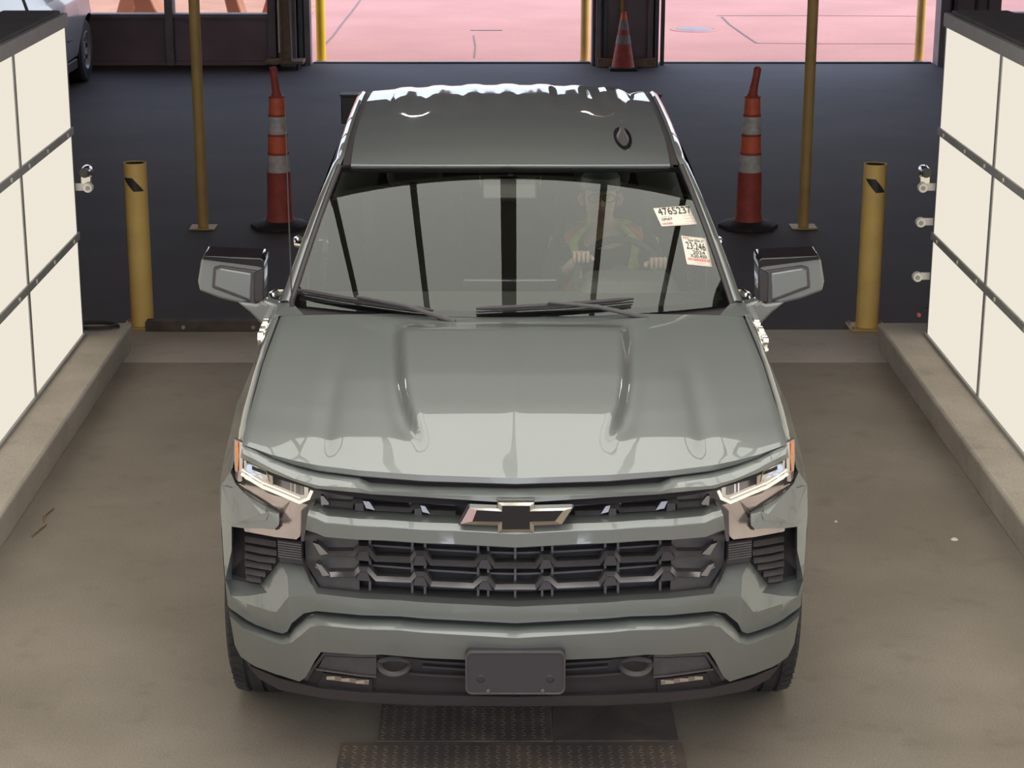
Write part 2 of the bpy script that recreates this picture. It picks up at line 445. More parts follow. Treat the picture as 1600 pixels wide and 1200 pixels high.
# left glazed bays
ww = obj('lower_wall_panel', MB().box(-4.06, -2.86, 19.30, 19.42, 0.02, 0.585), M['wall_panel'], wb, bevel=0.006)
obj('lower_wall_panel', MB().box(-5.5, -4.16, 19.30, 19.42, 0.02, 0.585), M['wall_panel'], wb, bevel=0.006)
obj('lower_wall_panel', MB().box(-9, -5.6, 19.30, 19.42, 0.02, 0.585), M['wall_panel'], wb, bevel=0.006)
obj('sill_rail', MB().box(-9, -2.82, 19.24, 19.46, 0.585, 0.635), M['steel'], wb, bevel=0.004)
obj('base_rail', MB().box(-9, -2.82, 19.24, 19.46, 0.0, 0.05), M['wall_panel'], wb, bevel=0.004)
for x in (-5.55, -4.11, -2.83):
    obj('mullion', MB().box(x-0.05, x+0.05, 19.2, 19.48, 0, DT), M['steel'], wb, bevel=0.004)
for i, (x0, x1) in enumerate(((-4.06, -2.88), (-5.5, -4.16), (-9, -5.6))):
    w = thing('window_%d' % (i+1), None, None, ((x0+x1)/2, 19.38, 0.635), kind='structure')
    obj('pane', MB().box(x0-(x0+x1)/2, x1-(x0+x1)/2, -0.004, 0.004, 0.0, DT-0.635), M['lens'], w)
obj('lower_wall_panel', MB().box(6.25, 9, 19.30, 19.42, 0.0, 0.60), M['wall_panel'], wb, bevel=0.006)
obj('sill_rail', MB().box(6.2, 9, 19.24, 19.46, 0.60, 0.65), M['steel'], wb, bevel=0.004)
w = thing('window_4', None, None, (7.6, 19.38, 0.65), kind='structure')
obj('pane', MB().box(-1.33, 1.4, -0.004, 0.004, 0, DT-0.65), M['lens'], w)
# side walls, ceiling, front wall with the entry opening
struct('wall_left', MB().box(-9.2, -9, -7.4, 19.55, 0, H), M['wall'])
struct('wall_right', MB().box(9, 9.2, -7.4, 19.55, 0, H), M['wall'])
struct('ceiling', MB().box(-9.2, 9.2, -7.4, 19.55, H, H+0.2), M['ceiling'])
fw = struct('wall_front', MB().box(-9, 9, -7.4, -7.2, 4.75, H), M['wall'])
obj('pier', MB().box(-9, -8.6, -7.4, -7.2, 0, 4.75), M['wall'], fw)
obj('pier', MB().box(8.6, 9, -7.4, -7.2, 0, 4.75), M['wall'], fw)
struct('ground_outside', MB().box(-40, 40, -60, -7.406, -0.22, -0.02), M['outside'])
# ceiling joists
for y in (5.2, 8.4, 11.6, 14.8, 17.8):
    struct('ceiling_beam', MB().box(-9, 9, y-0.08, y+0.08, 4.7, 5.0), M['steel'])

# ---------------------------------------------------------------- light panels
def bolt_row(root, pts, nrm):
    for p in pts:
        n = Vector(nrm)
        obj('bolt', MB().tube([Vector(p), Vector(p) + n * 0.006], 0.012, 8), M['white_plastic'], root)

YF = 5.46                       # far end of the side panels
cols = [(5.42, 4.16), (4.12, 2.86), (2.82, 1.56), (1.52, 0.26), (0.22, -1.04), (-1.08, -2.34), (-2.38, -3.64)]
zr = [(0.19, 0.755), (0.80, 1.37), (1.415, 1.985)]
for s, side in ((-1, 'left'), (1, 'right')):
    X = 2.487
    lp = thing('light_panel', 'tall glowing light wall of white diffuser squares on the %s curb' % side, 'light panel', (s*X, 0, 0.175), 'diffuser light walls along both sides')
    def L(x0, x1, y0, y1, z0, z1):
        a, c = sorted((s*x0, s*x1)); return MB().box(a, c, y0, y1, z0-0.175, z1-0.175)
    obj('housing', L(0.03, 0.36, -3.7, YF, 0.215, 2.075), M['housing'], lp, bevel=0.01)
    for y0, y1 in cols:
        for z0, z1 in zr:
            a = obj('diffuser', L(0.004, 0.02, y1, y0, z0, z1), M['panel'], lp)
    for z0, z1 in ((0.755, 0.80), (1.37, 1.415)):
        obj('frame_rail', L(-0.006, 0.03, -3.7, YF-0.002, z0, z1), M['alu'], lp, bevel=0.002)
    obj('frame_rail', L(-0.006, 0.03, -3.7, YF+0.01, 1.985, 2.06), M['alu'], lp, bevel=0.002)
    obj('frame_rail', L(-0.01, 0.05, -3.7, YF+0.003, 0.175, 0.195), M['alu'], lp, bevel=0.002)
    for (a, b2), (c, d) in zip(cols, cols[1:]):
        obj('frame_post', L(-0.002, 0.028, c, b2, 0.19, 1.99), M['alu'], lp)
    obj('frame_post', L(0.0, 0.03, 5.42, 5.435, 0.19, 1.99), M['steel_blue'], lp)
    for y in (5.28, 4.75, 4.3, 3.9, 3.3, 2.9, 2.3):
        bolt_row(lp, [(-s*0.006, y, 0.7775-0.175), (-s*0.006, y, 1.392-0.175)], (-s, 0, 0))
    for y in (5.4, 3.9, 2.4):
        obj('foot', L(0.06, 0.22, y-0.06, y+0.06, 0.175, 0.215), M['housing'], lp)
# sensor brackets on the panels' far ends
def bracket(s, z, lamp, lab):
    t = thing('sensor_bracket', lab, 'bracket', (s*2.50, 5.47, z), 'white sensor brackets on the light walls')
    d = -s
    mb = MB(); mb.box(min(0, d*0.10), max(0, d*0.10), -0.01, 0.0, -0.02, 0.024)
    obj('arm', mb, M['white_plastic'], t, bevel=0.003)
    obj('eye', MB().lathe([(0.0, -0.045), (0.026, -0.045), (0.03, -0.03), (0.03, -0.01)], (d*0.085, 0, 0.002), 20, 'y'), M['white_plastic'], t, bevel=0.002)
    obj('lens_dot', MB().lathe([(0.0, -0.052), (0.012, -0.05), (0.013, -0.044)], (d*0.085, 0, 0.002), 16, 'y'), M['alu'], t)
    if lamp:
        obj('lamp_head', MB().lathe([(0.0, -0.06), (0.03, -0.055), (0.036, 0.02), (0.03, 0.05)], (d*0.07, 0.02, 0.09), 16, 'y'), M['gloss'], t)
        obj('mount', MB().box(d*0.07-0.03, d*0.07+0.03, -0.01, 0.02, 0.02, 0.065), M['chrome'], t, bevel=0.004)
bracket(-1, 1.06, True, 'white bracket with black lamp on the far edge of left light panel')
bracket(1, 1.06, True, 'topmost bracket with round black lamp on the right panel far edge')
bracket(1, 0.855, False, 'middle white round-ended bracket on the right panel far edge')
bracket(1, 0.53, False, 'lowest white round-ended bracket on the right panel far edge')
obj('red_indicator', MB().lathe([(0.0, -0.02), (0.012, -0.015), (0.012, 0.01)], (-0.047, 5.46, 0.125), 12, 'y'), M['orange_dark'], lp, )['label'] = 'small dull red indicator knob'
obj('indicator_wire', MB().tube([(-0.047, 5.465, 0.125), (-0.02, 5.46, 0.16), (0.01, 5.46, 0.165)], 0.003, 6), M['cable'], lp)
# overhead diffuser ceiling of the inspection tunnel
ol = thing('overhead_light', 'large overhead diffuser light box with dark bars above the lane', 'ceiling light', (0, 0, 3.42))
YC0, YC1 = -6.4, 2.88
bars = [-1.95, -1.36, -0.69, 0.0, 0.69, 1.36, 1.95]
obj('housing', MB().box(-2.0, 2.0, YC0-0.05, YC1+0.05, 0.03, 0.30), M['housing'], ol)
for i in range(len(bars)-1):
    for ya, yb in ((YC0, -1.5), (-1.494, 0.9), (0.906, 2.2), (2.206, YC1)):
        obj('diffuser', MB().box(bars[i]+0.02, bars[i+1]-0.02, ya, yb, 0.0, 0.025), M['ceil_light'], ol)
for i, x in enumerate(bars):
    w = 0.052 if i == 3 else 0.026
    obj('frame_bar', MB().box(x-w, x+w, YC0-0.03, YC1+0.03, -0.012, 0.03), M['alu'], ol)
obj('frame_bar', MB().box(-1.95, 1.95, YC1, YC1+0.05, -0.012, 0.03), M['alu'], ol)
obj('frame_bar', MB().box(-1.95, 1.95, YC0-0.05, YC0, -0.012, 0.03), M['alu'], ol)
for x in (-1.8, 1.8):
    for y in (-3.5, 2.4):
        obj('hanger', MB().tube([(x, y, 0.28), (x, y, 1.6)], 0.012, 8), M['steel'], ol)

# unseen high-bay lamps added to lift the hall light; inner pair matches roof highlights
M['lamp'] = emis('added_hall_light', (1.0, 0.90, 0.86), 30.0)
HL = ['left side above the tall pole', 'right side above the tall pole', 'far left towards the glazed bays', 'far right towards the doorway', 'left of the lane behind the truck', 'right of the lane behind the truck', 'outside the left light panel', 'outside the right light panel']
for x, y in ((-4.5, 8.0), (4.5, 8.0), (-4.5, 13.5), (4.5, 13.5), (-1.15, 14.3), (1.15, 14.3), (-4.5, 2.5), (4.5, 2.5)):
    t = thing('unseen_hall_lamp', 'unseen round high-bay lamp put in under the hall ceiling, %s' % HL.pop(0), 'ceiling light', (x, y, 4.72), 'unseen high-bay lamps put into the hall')
    obj('shade', MB().lathe([(0.06, 0.18), (0.12, 0.12), (0.26, 0.0), (0.265, 0.0), (0.13, 0.135), (0.06, 0.2)], n=28), M['steel'], t)
    obj('bulb_disc', MB().lathe([(0.0, 0.03), (0.13, 0.03)], n=28, caps=False), M['lamp'], t)
    obj('stem', MB().lathe([(0.015, 0.18), (0.015, 0.28)], n=10), M['steel'], t)

# ---------------------------------------------------------------- bollards, poles, markers, cones
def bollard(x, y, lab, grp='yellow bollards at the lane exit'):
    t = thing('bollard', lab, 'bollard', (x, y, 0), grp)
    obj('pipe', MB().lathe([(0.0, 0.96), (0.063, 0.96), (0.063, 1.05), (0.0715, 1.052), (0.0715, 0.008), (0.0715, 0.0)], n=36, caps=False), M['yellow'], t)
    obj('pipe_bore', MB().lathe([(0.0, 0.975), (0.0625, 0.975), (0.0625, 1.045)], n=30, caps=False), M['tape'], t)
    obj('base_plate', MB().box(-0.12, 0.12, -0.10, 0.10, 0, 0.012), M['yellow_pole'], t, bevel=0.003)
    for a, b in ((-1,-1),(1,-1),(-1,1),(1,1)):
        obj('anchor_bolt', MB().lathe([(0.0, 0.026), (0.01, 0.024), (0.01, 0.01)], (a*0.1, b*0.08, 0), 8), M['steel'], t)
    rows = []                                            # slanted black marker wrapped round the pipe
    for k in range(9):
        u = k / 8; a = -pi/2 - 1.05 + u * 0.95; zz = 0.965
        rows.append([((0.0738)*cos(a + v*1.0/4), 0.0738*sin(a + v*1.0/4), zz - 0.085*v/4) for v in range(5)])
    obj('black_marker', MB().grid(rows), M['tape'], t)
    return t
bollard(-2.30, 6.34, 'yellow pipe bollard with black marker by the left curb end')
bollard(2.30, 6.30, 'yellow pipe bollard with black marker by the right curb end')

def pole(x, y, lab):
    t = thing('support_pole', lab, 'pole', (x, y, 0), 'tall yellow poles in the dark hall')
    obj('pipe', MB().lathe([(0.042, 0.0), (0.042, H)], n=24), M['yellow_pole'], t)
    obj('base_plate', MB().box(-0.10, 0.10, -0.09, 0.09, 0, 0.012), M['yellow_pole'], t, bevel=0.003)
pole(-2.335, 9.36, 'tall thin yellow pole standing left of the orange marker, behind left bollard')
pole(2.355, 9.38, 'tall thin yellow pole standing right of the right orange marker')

def channelizer(x, y, tilt, lab):
    t = thing('traffic_marker', lab, 'traffic marker', (x, y, 0), 'tall orange and white markers behind the truck')
    base = MB().lathe([(0.0, 0.055), (0.12, 0.055), (0.20, 0.04), (0.235, 0.025), (0.235, 0.0)], n=8)
    obj('rubber_base', base, M['rubber'], t, bevel=0.004)
    prof = [(0.115, 0.05), (0.10, 0.10), (0.092, 0.44)]
    obj('lower_body', MB().lathe(prof, n=24, caps=False), M['orange_dark'], t)
    z = 0.44; r = 0.088
    seq = [('white_band', 0.135, 'white_band'), ('ridge', 0.018, 'orange_dark'), ('orange_band', 0.125, 'orange'), ('ridge', 0.018, 'orange_dark'), ('white_band', 0.135, 'white_band'), ('ridge', 0.018, 'orange_dark'), ('orange_band', 0.125, 'orange'), ('ridge', 0.012, 'orange_dark')]
    for nme, h, mm in seq:
        r2 = r - h * 0.05; e = 0.004 if nme == 'ridge' else 0
        obj(nme, MB().lathe([(r+e, z), (r2+e, z+h)], n=24, caps=nme == 'ridge'), M[mm], t)
        z += h; r = r2
    zz = z
    hp = [(0.0, 0, zz-0.005), (0.0, 0, zz+0.02), (tilt*0.4, 0, zz+0.09), (tilt*0.8, 0, zz+0.16), (tilt, 0, zz+0.21), (tilt, 0, zz+0.225)]
    obj('grip', MB().tube(hp, [0.05, 0.036, 0.030, 0.028, 0.030, 0.016], 14), M['orange_dark'], t)
channelizer(-1.735, 9.40, -0.02, 'tall orange and white striped marker seen left of the truck')
channelizer(1.925, 9.40, 0.03, 'tall orange and white striped marker seen right of the truck')

def cone(x, y, lab):
    t = thing('traffic_cone', lab, 'traffic cone', (x, y, 0))
    obj('base', MB().box(-0.17, 0.17, -0.17, 0.17, 0, 0.035), M['rubber'], t, bevel=0.008)
    R = lambda z: 0.145 - (z-0.03) * (0.145 - 0.03) / 0.66
    segs = [(0.03, 0.32, 'cone_body', 'orange_dark'), (0.32, 0.43, 'white_collar', 'greyish'), (0.43, 0.49, 'cone_body', 'orange_dark'), (0.49, 0.60, 'white_collar', 'greyish'), (0.60, 0.70, 'cone_tip', 'orange')]
    for a, b, nm, mm in segs:
        e = 0.003 if 'collar' in nm else 0
        obj(nm, MB().lathe([(R(a)+e, a), (R(b)+e, b)], n=28, caps=False), M[mm], t)
    obj('opening_rim', MB().tube([(0.03*cos(i*pi/8), 0.03*sin(i*pi/8), 0.70) for i in range(16)], 0.006, 6, closed=True), M['orange'], t)
cone(1.535, 18.84, 'dirty orange traffic cone against the pier between the two doorways')
o = obj('pier_footing', MB().box(-0.33, 0.40, -0.03, 0.03, 0, 0.11), M['timber'], loc=(1.56, 19.07, 0), bevel=0.006)
tag(o, 'low brown block along the foot of the pier behind cone', 'block')
o = obj('gas_pipe', MB().tube([(1.535, 19.24, 0.0), (1.535, 19.24, 4.2)], 0.03, 12), M['yellow_pole'])
tag(o, 'slim yellow pipe up the pier above the traffic cone', 'pipe')
for x, mm, lab in ((-2.26, 'sunlit_yellow', 'bright sunlit yellow post at the left doorway jamb'), (1.10, 'yellow', 'yellow post at the right jamb of the left doorway'), (5.36, 'yellow', 'yellow post at the right jamb of the right doorway')):
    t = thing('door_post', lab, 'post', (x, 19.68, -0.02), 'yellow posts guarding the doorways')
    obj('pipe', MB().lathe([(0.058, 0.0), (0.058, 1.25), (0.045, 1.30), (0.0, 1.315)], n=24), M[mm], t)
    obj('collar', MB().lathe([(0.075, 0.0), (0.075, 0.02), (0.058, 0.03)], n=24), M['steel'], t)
# rolling stand left of the doorway
t = thing('rolling_stand', 'brown rolling stand on casters left of the doorway', 'stand', (-2.64, 18.90, 0))
obj('deck', MB().box(-0.235, 0.235, -0.16, 0.16, 0.075, 0.115), M['timber'], t, bevel=0.005)
obj('upright', MB().box(-0.055, -0.02, -0.15, -0.10, 0.115, 1.7), M['timber'], t, bevel=0.003)
obj('board', MB().box(-0.03, 0.095, -0.09, -0.06, 0.115, 1.65), M['timber'], t, bevel=0.003)
obj('edge_strip', MB().box(-0.065, -0.045, -0.16, -0.12, 0.22, 1.7), M['paper'], t, bevel=0.002)
obj('brace', MB().tube([(0.09, -0.11, 0.115), (0.06, -0.11, 1.6)], 0.008, 6), M['alu'], t)
for a in (-0.2, 0.16):
    for b in (-0.11, 0.11):
        c = obj('caster', MB().lathe([(0.0, -0.012), (0.034, -0.012), (0.038, 0), (0.034, 0.012), (0.0, 0.012)], (a, b, 0.038), 16, 'x'), M['rubber'], t)
        obj('fork', MB().box(a-0.018, a+0.018, b-0.01, b+0.01, 0.045, 0.078), M['steel'], c)
# two dark equipment boxes on stands beyond the truck
for x, lab in ((-1.105, 'black equipment box showing left of the truck roof'), (1.075, 'black equipment box showing right of the truck roof')):
    t = thing('equipment_box', lab, 'equipment box', (x, 8.5, 0), 'black equipment boxes behind the truck')
    obj('case', MB().box(-0.065, 0.065, -0.06, 0.06, 0.96, 1.16), M['black'], t, bevel=0.008)
    obj('hood', MB().box(-0.07, 0.07, -0.08, 0.07, 1.16, 1.175), M['black'], t, bevel=0.003)
    obj('stem', MB().lathe([(0.02, 0.01), (0.02, 0.935)], n=12), M['steel'], t)
    obj('base', MB().lathe([(0.12, 0.0), (0.12, 0.012), (0.03, 0.02)], n=20), M['steel'], t)

# ---------------------------------------------------------------- white van parked at the left
def van():
    t = thing('white_van', 'white van with dusty alloy wheel parked beyond the left light panel', 'van', (-4.85, 15.5, 0))
    ys = [-3.2, -2.6, -2.0, -1.0, 0, 0.85, 1.25]
    yy = [-3.1, -2.9, -2.5, -2.0, -1.5, -1.0, -0.5, 0.0, 0.5, 1.0, 1.3]
    ay = 2.28; AR = 0.44
    for i in range(0, 17): yy.append(ay - AR + 2*AR*i/16)
    yy += [2.85, 3.0]
    yy = sorted(set(round(v, 4) for v in yy))
    def zb(y):
        d = AR*AR - (y-ay)**2
        r = 0.36 + (sqrt(d) if d > 0 else 0)
        d2 = AR*AR - (y+1.9)**2
        return max(r, 0.36 + (sqrt(d2) if d2 > 0 else 0), 0.3)
    rows = []
    for y in yy:
        zt = 1.06; b = zb(y)
        pin = 0.18*sm(y, 2.4, 3.0)
        zs = [1.10, 1.04, 0.96, 0.86, 0.70, 0.55, 0.42, 0.3]
        r = []
        for k in range(8):
            f = k/7; z = 1.10*(1-f) + b*f
            x = interp(z, [(0.3, -0.05), (0.5, 0.0), (0.8, 0.03), (0.9, 0.015), (1.02, 0.02), (1.10, -0.02)])
            r.append((x - pin, y, z))
        rows.append(r)
    obj('body_side', MB().grid(rows), M['van'], t)
    obj('lower_trim', MB().box(-0.2, -0.03, -3.0, 1.8, 0.22, 0.33), M['black'], t, bevel=0.01)
    rows = []
    for y in (-3.1, -2.0, -0.5, 0.8, 1.6):
        ins = 0.10*sm(y, 0.3, 1.6)
        rows.append([(-0.02, y, 1.10), (-0.10, y, 1.36), (-0.20, y, 1.66), (-0.30, y, 1.74)])
    obj('side_window_glass', MB().grid(rows), M['gloss'], t)
    for y in (-2.05, -0.55, 1.55):
        obj('window_pillar', MB().prism([(-0.015, y-0.05, 1.10), (-0.015, y+0.05, 1.10), (-0.19, y+0.04, 1.66), (-0.19, y-0.04, 1.66)], (0.012, 0, 0.004)), M['van'], t)
    obj('roof', MB().box(-1.7, -0.22, -3.1, 1.5, 1.70, 1.78), M['van'], t, bevel=0.03)
    obj('far_side', MB().box(-1.85, -1.80, -3.1, 3.0, 0.32, 1.10), M['van'], t, bevel=0.01)
    obj('tail', MB().box(-1.82, -0.04, -3.14, -3.08, 0.30, 1.7), M['van'], t, bevel=0.02)
    obj('bonnet', MB().prism([(-1.80, 1.5, 1.10), (-0.03, 1.5, 1.10), (-0.12, 2.9, 0.98), (-1.7, 2.9, 0.98)], (0, 0, -0.03)), M['van'], t, bevel=0.01)
    obj('front', MB().box(-1.7, -0.2, 2.9, 3.02, 0.35, 0.97), M['black'], t, bevel=0.03)
    for y in (-0.70, 1.62):
        obj('door_seam', MB().grid([[(0.027, y, 0.34), (0.04, y, 0.8), (0.03, y, 0.95), (-0.015, y, 1.10)], [(0.027, y+0.012, 0.34), (0.04, y+0.012, 0.8), (0.03, y+0.012, 0.95), (-0.015, y+0.012, 1.10)]]), M['tape'], t)
    for y in (0.40,):
        h = obj('door_handle', MB().tube([(0.02, y-0.10, 0.98), (0.06, y-0.08, 0.985), (0.065, y+0.08, 0.985), (0.02, y+0.10, 0.98)], 0.02, 8), M['van'], t)
        obj('keyhole_shadow', MB().lathe([(0.0, 0.024), (0.05, 0.02), (0.055, 0.012)], (0.01, y, 0.97), 14, 'x'), M['black'], t)
    obj('side_marker', MB().box(0.033, 0.045, 1.02, 1.20, 0.60, 0.62), M['tape'], t)
    for (y, z, w, h, mm) in ((-0.95, 0.93, 0.15, 0.055, 'red_ink'), (-0.93, 0.86, 0.14, 0.03, 'grey_plastic'), (-0.93, 0.80, 0.12, 0.045, 'strut')):
        obj('door_decal', MB().box(0.033, 0.04, y, y+w, z, z+h), M[mm], t)
    for yw in (ay, -1.9):
        wl_ = obj('tyre', MB().lathe([(0.20, -0.22), (0.34, -0.22), (0.37, -0.19), (0.37, -0.03), (0.34, 0.0), (0.22, 0.0), (0.20, -0.03)], (-0.01, yw, 0.37), 40, 'x', caps=False), M['rubber'], t)
        rim = obj('rim', MB().lathe([(0.0, -0.05), (0.06, -0.03), (0.07, -0.05), (0.19, -0.045), (0.215, -0.008), (0.225, -0.012)], (0, yw, 0.37), 36, 'x', caps=False), M['wheel'], wl_)
        for k in range(6):
            a = k*pi/3 + 0.3
            obj('rim', MB().lathe([(0.0, 0.0), (0.028, -0.002), (0.028, -0.02)], (-0.03, yw + 0.13*cos(a), 0.37 + 0.13*sin(a)), 12, 'x'), M['tape'], wl_)
    obj('wheel_well', MB().box(-0.5, -0.1, 1.7, 2.9, 0.25, 1.0), M['tape'], t)
    obj('underbody', MB().box(-1.75, -0.12, -3.0, 2.85, 0.22, 0.5), M['tape'], t)
van()

# outside behind the glazed bays: stand-in slanted blocks put there for dark shapes
g2 = struct('ground_outside', MB().box(-12, -2.9, 19.6, 34, -0.019, -0.012), M['salmon'])
for i, (x, y, w, h, l) in enumerate(((-4.75, 21.0, 0.5, 0.55, 0.7), (-3.5, 20.7, 0.35, 0.5, 0.5), (-3.05, 21.4, 0.3, 0.7, 0.6), (-5.25, 22.6, 0.25, 0.6, 0.5))):
    t = thing('outside_block', ['slanted block outside the glazed bay, second from the left', 'slanted block outside behind the tall yellow pole', 'slanted block outside close to the doorway column', 'slanted block outside, leftmost by the white van'][i], 'obstacle', (x, y, -0.012), 'slanted blocks outside the glass')
    obj('block', MB().prism([(-w, 0, 0), (w, 0, 0), (w*0.35, 0, h), (w*0.05, 0, h*1.7), (-w*0.4, 0, h*1.7), (-w*0.2, 0, h)], (0, l, 0)), M['salmon'], t, bevel=0.02)
    obj('lifting_eye', MB().tube([(0.02, l/2, h*1.6), (0.0, l/2, h*1.78), (-0.1, l/2, h*1.78), (-0.12, l/2, h*1.6)], 0.015, 8), M['steel'], t)

# ---------------------------------------------------------------- the pickup truck
TR = thing('pickup_truck', 'grey green pickup truck with black grille stopped in the middle of the lane', 'truck', (0, 0, 0))
AT = [(0,0),(.3,.02),(.5,.055),(.65,.105),(.8,.18),(.9,.255),(.97,.33),(1.01,.40),(1.035,.50),(1.05,.74),(1.2,1.9)]
BT = [(0,.10),(.3,.07),(.45,.02),(.6,0),(.7,.0),(.85,.03),(1.0,.05),(1.1,.08),(1.16,.10),(1.3,.2)]
def F(x, z): return interp(abs(x), AT) + interp(z, BT)
def P(v): return (v[0], F(v[0], v[2]) - v[1], v[2])

def fmesh(name, vs, fs, m, parent=None, thick=0.02, mirror=True, grid=0.05, ang=24, bevel=0.0, seg=2):
    """surface on the curved nose of the truck; verts are (x, offset, z)"""
    if mirror and min(abs(v[0]) for v in vs) > .004:
        a = fmesh(name, vs, fs, m, parent, thick, False, grid, ang, bevel, seg)
        fmesh(name, [(-v[0], v[1], v[2]) for v in vs], fs, m, parent, thick, False, grid, ang, bevel, seg)
        return a
    bm = bmesh.new()
    bv = [bm.verts.new(v) for v in vs]
    for f in fs:
        try: bm.faces.new([bv[i] for i in f])
        except ValueError: pass
    bmesh.ops.triangulate(bm, faces=bm.faces[:])
    # orient towards +offset
    for f in bm.faces:
        f.normal_update()
        if f.normal.y < 0: f.normal_flip()
    bmesh.ops.remove_doubles(bm, verts=bm.verts, dist=1e-4)
    if grid:
        xs = [v.co.x for v in bm.verts]
        k = math.floor(min(xs) / grid)
        while k * grid < max(xs):
            x = k * grid
            bmesh.ops.bisect_plane(bm, geom=bm.verts[:] + bm.edges[:] + bm.faces[:], plane_co=(x, 0, 0), plane_no=(1, 0, 0), dist=1e-5)
            k += 1
        for z in (.3, .45, .6, .7, .85, 1.0, 1.1, 1.16):
            bmesh.ops.bisect_plane(bm, geom=bm.verts[:] + bm.edges[:] + bm.faces[:], plane_co=(0, 0, z), plane_no=(0, 0, 1), dist=1e-5)
    if thick:
        be = [e for e in bm.edges if len(e.link_faces) == 1 and not (mirror and abs(e.verts[0].co.x) < 1e-4 and abs(e.verts[1].co.x) < 1e-4)]
        r = bmesh.ops.extrude_edge_only(bm, edges=be)
        for e in r['geom']:
            if isinstance(e, bmesh.types.BMVert): e.co.y -= thick
    if mirror:
        r = bmesh.ops.duplicate(bm, geom=bm.verts[:] + bm.edges[:] + bm.faces[:])
        for e in r['geom']:
            if isinstance(e, bmesh.types.BMVert): e.co.x = -e.co.x
        fl = [e for e in r['geom'] if isinstance(e, bmesh.types.BMFace)]
        bmesh.ops.reverse_faces(bm, faces=fl)
        bmesh.ops.remove_doubles(bm, verts=bm.verts, dist=1e-4)
    for v in bm.verts: v.co = P(v.co)
    me = bpy.data.meshes.new(name); bm.to_mesh(me); bm.free()
    return finish(name, me, m, parent, ang=ang, bevel=bevel, seg=seg)

def rows_mesh(name, rows, m, parent=None, **k):
    n = len(rows[0]); vs = [p for r in rows for p in r]
    fs = [(i*n+j, i*n+j+1, (i+1)*n+j+1, (i+1)*n+j) for i in range(len(rows)-1) for j in range(n-1)]
    return fmesh(name, vs, fs, m, parent, **k)
def poly(name, pts, m, parent=None, **k):
    return fmesh(name, pts, [tuple(range(len(pts)))], m, parent, **k)
def shift(r, d): return [(p[0], p[1] + d, p[2]) for p in r]
def shz(r, d): return [(p[0], p[1], p[2] + d) for p in r]
def mirx(r): return [(-p[0], *p[1:]) for p in r]
def bar(name, path, h, d, m, parent, sides=(1, -1), close_ang=30, cap=0.0):
    """rectangular section bar following a path on the nose"""
    out = []
    for s in sides:
        mb = MB(); rows = []
        pts = []
        for a, b in zip(path, path[1:]):
            n = max(1, int(abs(b[0]-a[0]) / 0.05))
            for i in range(n): pts.append(tuple(a[q] + (b[q]-a[q]) * i / n for q in range(3)))
        pts.append(path[-1])
        for i, p in enumerate(pts):
            a = Vector(pts[max(0, i-1)]); b = Vector(pts[min(len(pts)-1, i+1)])
            t = Vector((b.x-a.x, 0, b.z-a.z)); t = t.normalized() if t.length > 1e-6 else Vector((1,0,0))
            nn = Vector((-t.z, 0, t.x)) * h / 2
            if nn.z < 0: nn = -nn
            q = Vector(p)
            f0 = P(q + nn); f1 = P(q - nn)
            r = [(f0[0], f0[1] + cap, f0[2]), f1, (f1[0], f1[1] + d, f1[2]), (f0[0], f0[1] + d, f0[2])]
            rows.append([(s * x, y, z) for x, y, z in r])
        mb.grid(rows, close=True)
        mb.f.append(tuple(range(3, -1, -1))); k = len(rows) * 4
        mb.f.append((k-4, k-3, k-2, k-1))
        out.append(obj(name, mb, m, parent, ang=close_ang))
    return out

# hood lip, hood and its gap -------------------------------------------------
_zf = [(0,-0.045,1.122),(-0.322,-0.045,1.127),(-0.633,-0.045,1.132),(-0.728,-0.045,1.136),(-0.813,-0.045,1.144),(-0.876,-0.045,1.151),(-0.912,-0.045,1.154)]
ZF = [(abs(p[0]), p[2]) for p in _zf]
_ze = [(0,-0.043,1.096),(-0.301,-0.043,1.099),(-0.496,-0.043,1.104),(-0.64,-0.043,1.106),(-0.728,-0.043,1.113),(-0.813,-0.043,1.127),(-0.876,-0.043,1.139),(-0.912,-0.043,1.146)]
ZE = [(abs(p[0]), p[2]) for p in _ze]
CT = [(0, 0), (.13, .27), (.29, .46), (.48, .65), (.67, .79), (.83, .90), (1, 1)]
ET = [(0, 0), (.15, .18), (.3, .35), (.6, .64), (.8, .83), (1, 1)]
YR = 1.43; ZR = 1.338
def hood_w(y): return interp(y, [(.3, .912), (.42, .915), (.7, .912), (1.0, .908), (1.43, .885)])
def hood_z(x, t, y):
    a = abs(x)
    zf = interp(a, ZF)
    w = sm(a, .45, .92)
    gq = interp(t, CT) * (1-w) + interp(t, ET) * w
    z = zf + (ZR - zf) * gq - 0.012 * (a/.9)**2 * sm(t, 0, .3)
    xb = interp(y, [(.3, .275), (.42, .315), (.55, .342), (.75, .367), (1.0, .384), (1.3, .40)])
    amp = 0.026 * sm(y, .22, .46) * (1 - sm(y, 1.16, 1.34))
    z += amp * (1 - sm(a, xb, xb + 0.050)) - 0.008 * amp / 0.026 * math.exp(-((a - xb - .06)/.03)**2)
    z -= 0.007 * math.exp(-((a-.635)/.035)**2) * (1 - sm(t, .35, .8)) * sm(t, 0.0, .1)
    z += 0.004 * math.exp(-((a)/.02)**2) * sm(t, .05, .3) * (1-sm(t, .5, .8))
    return z
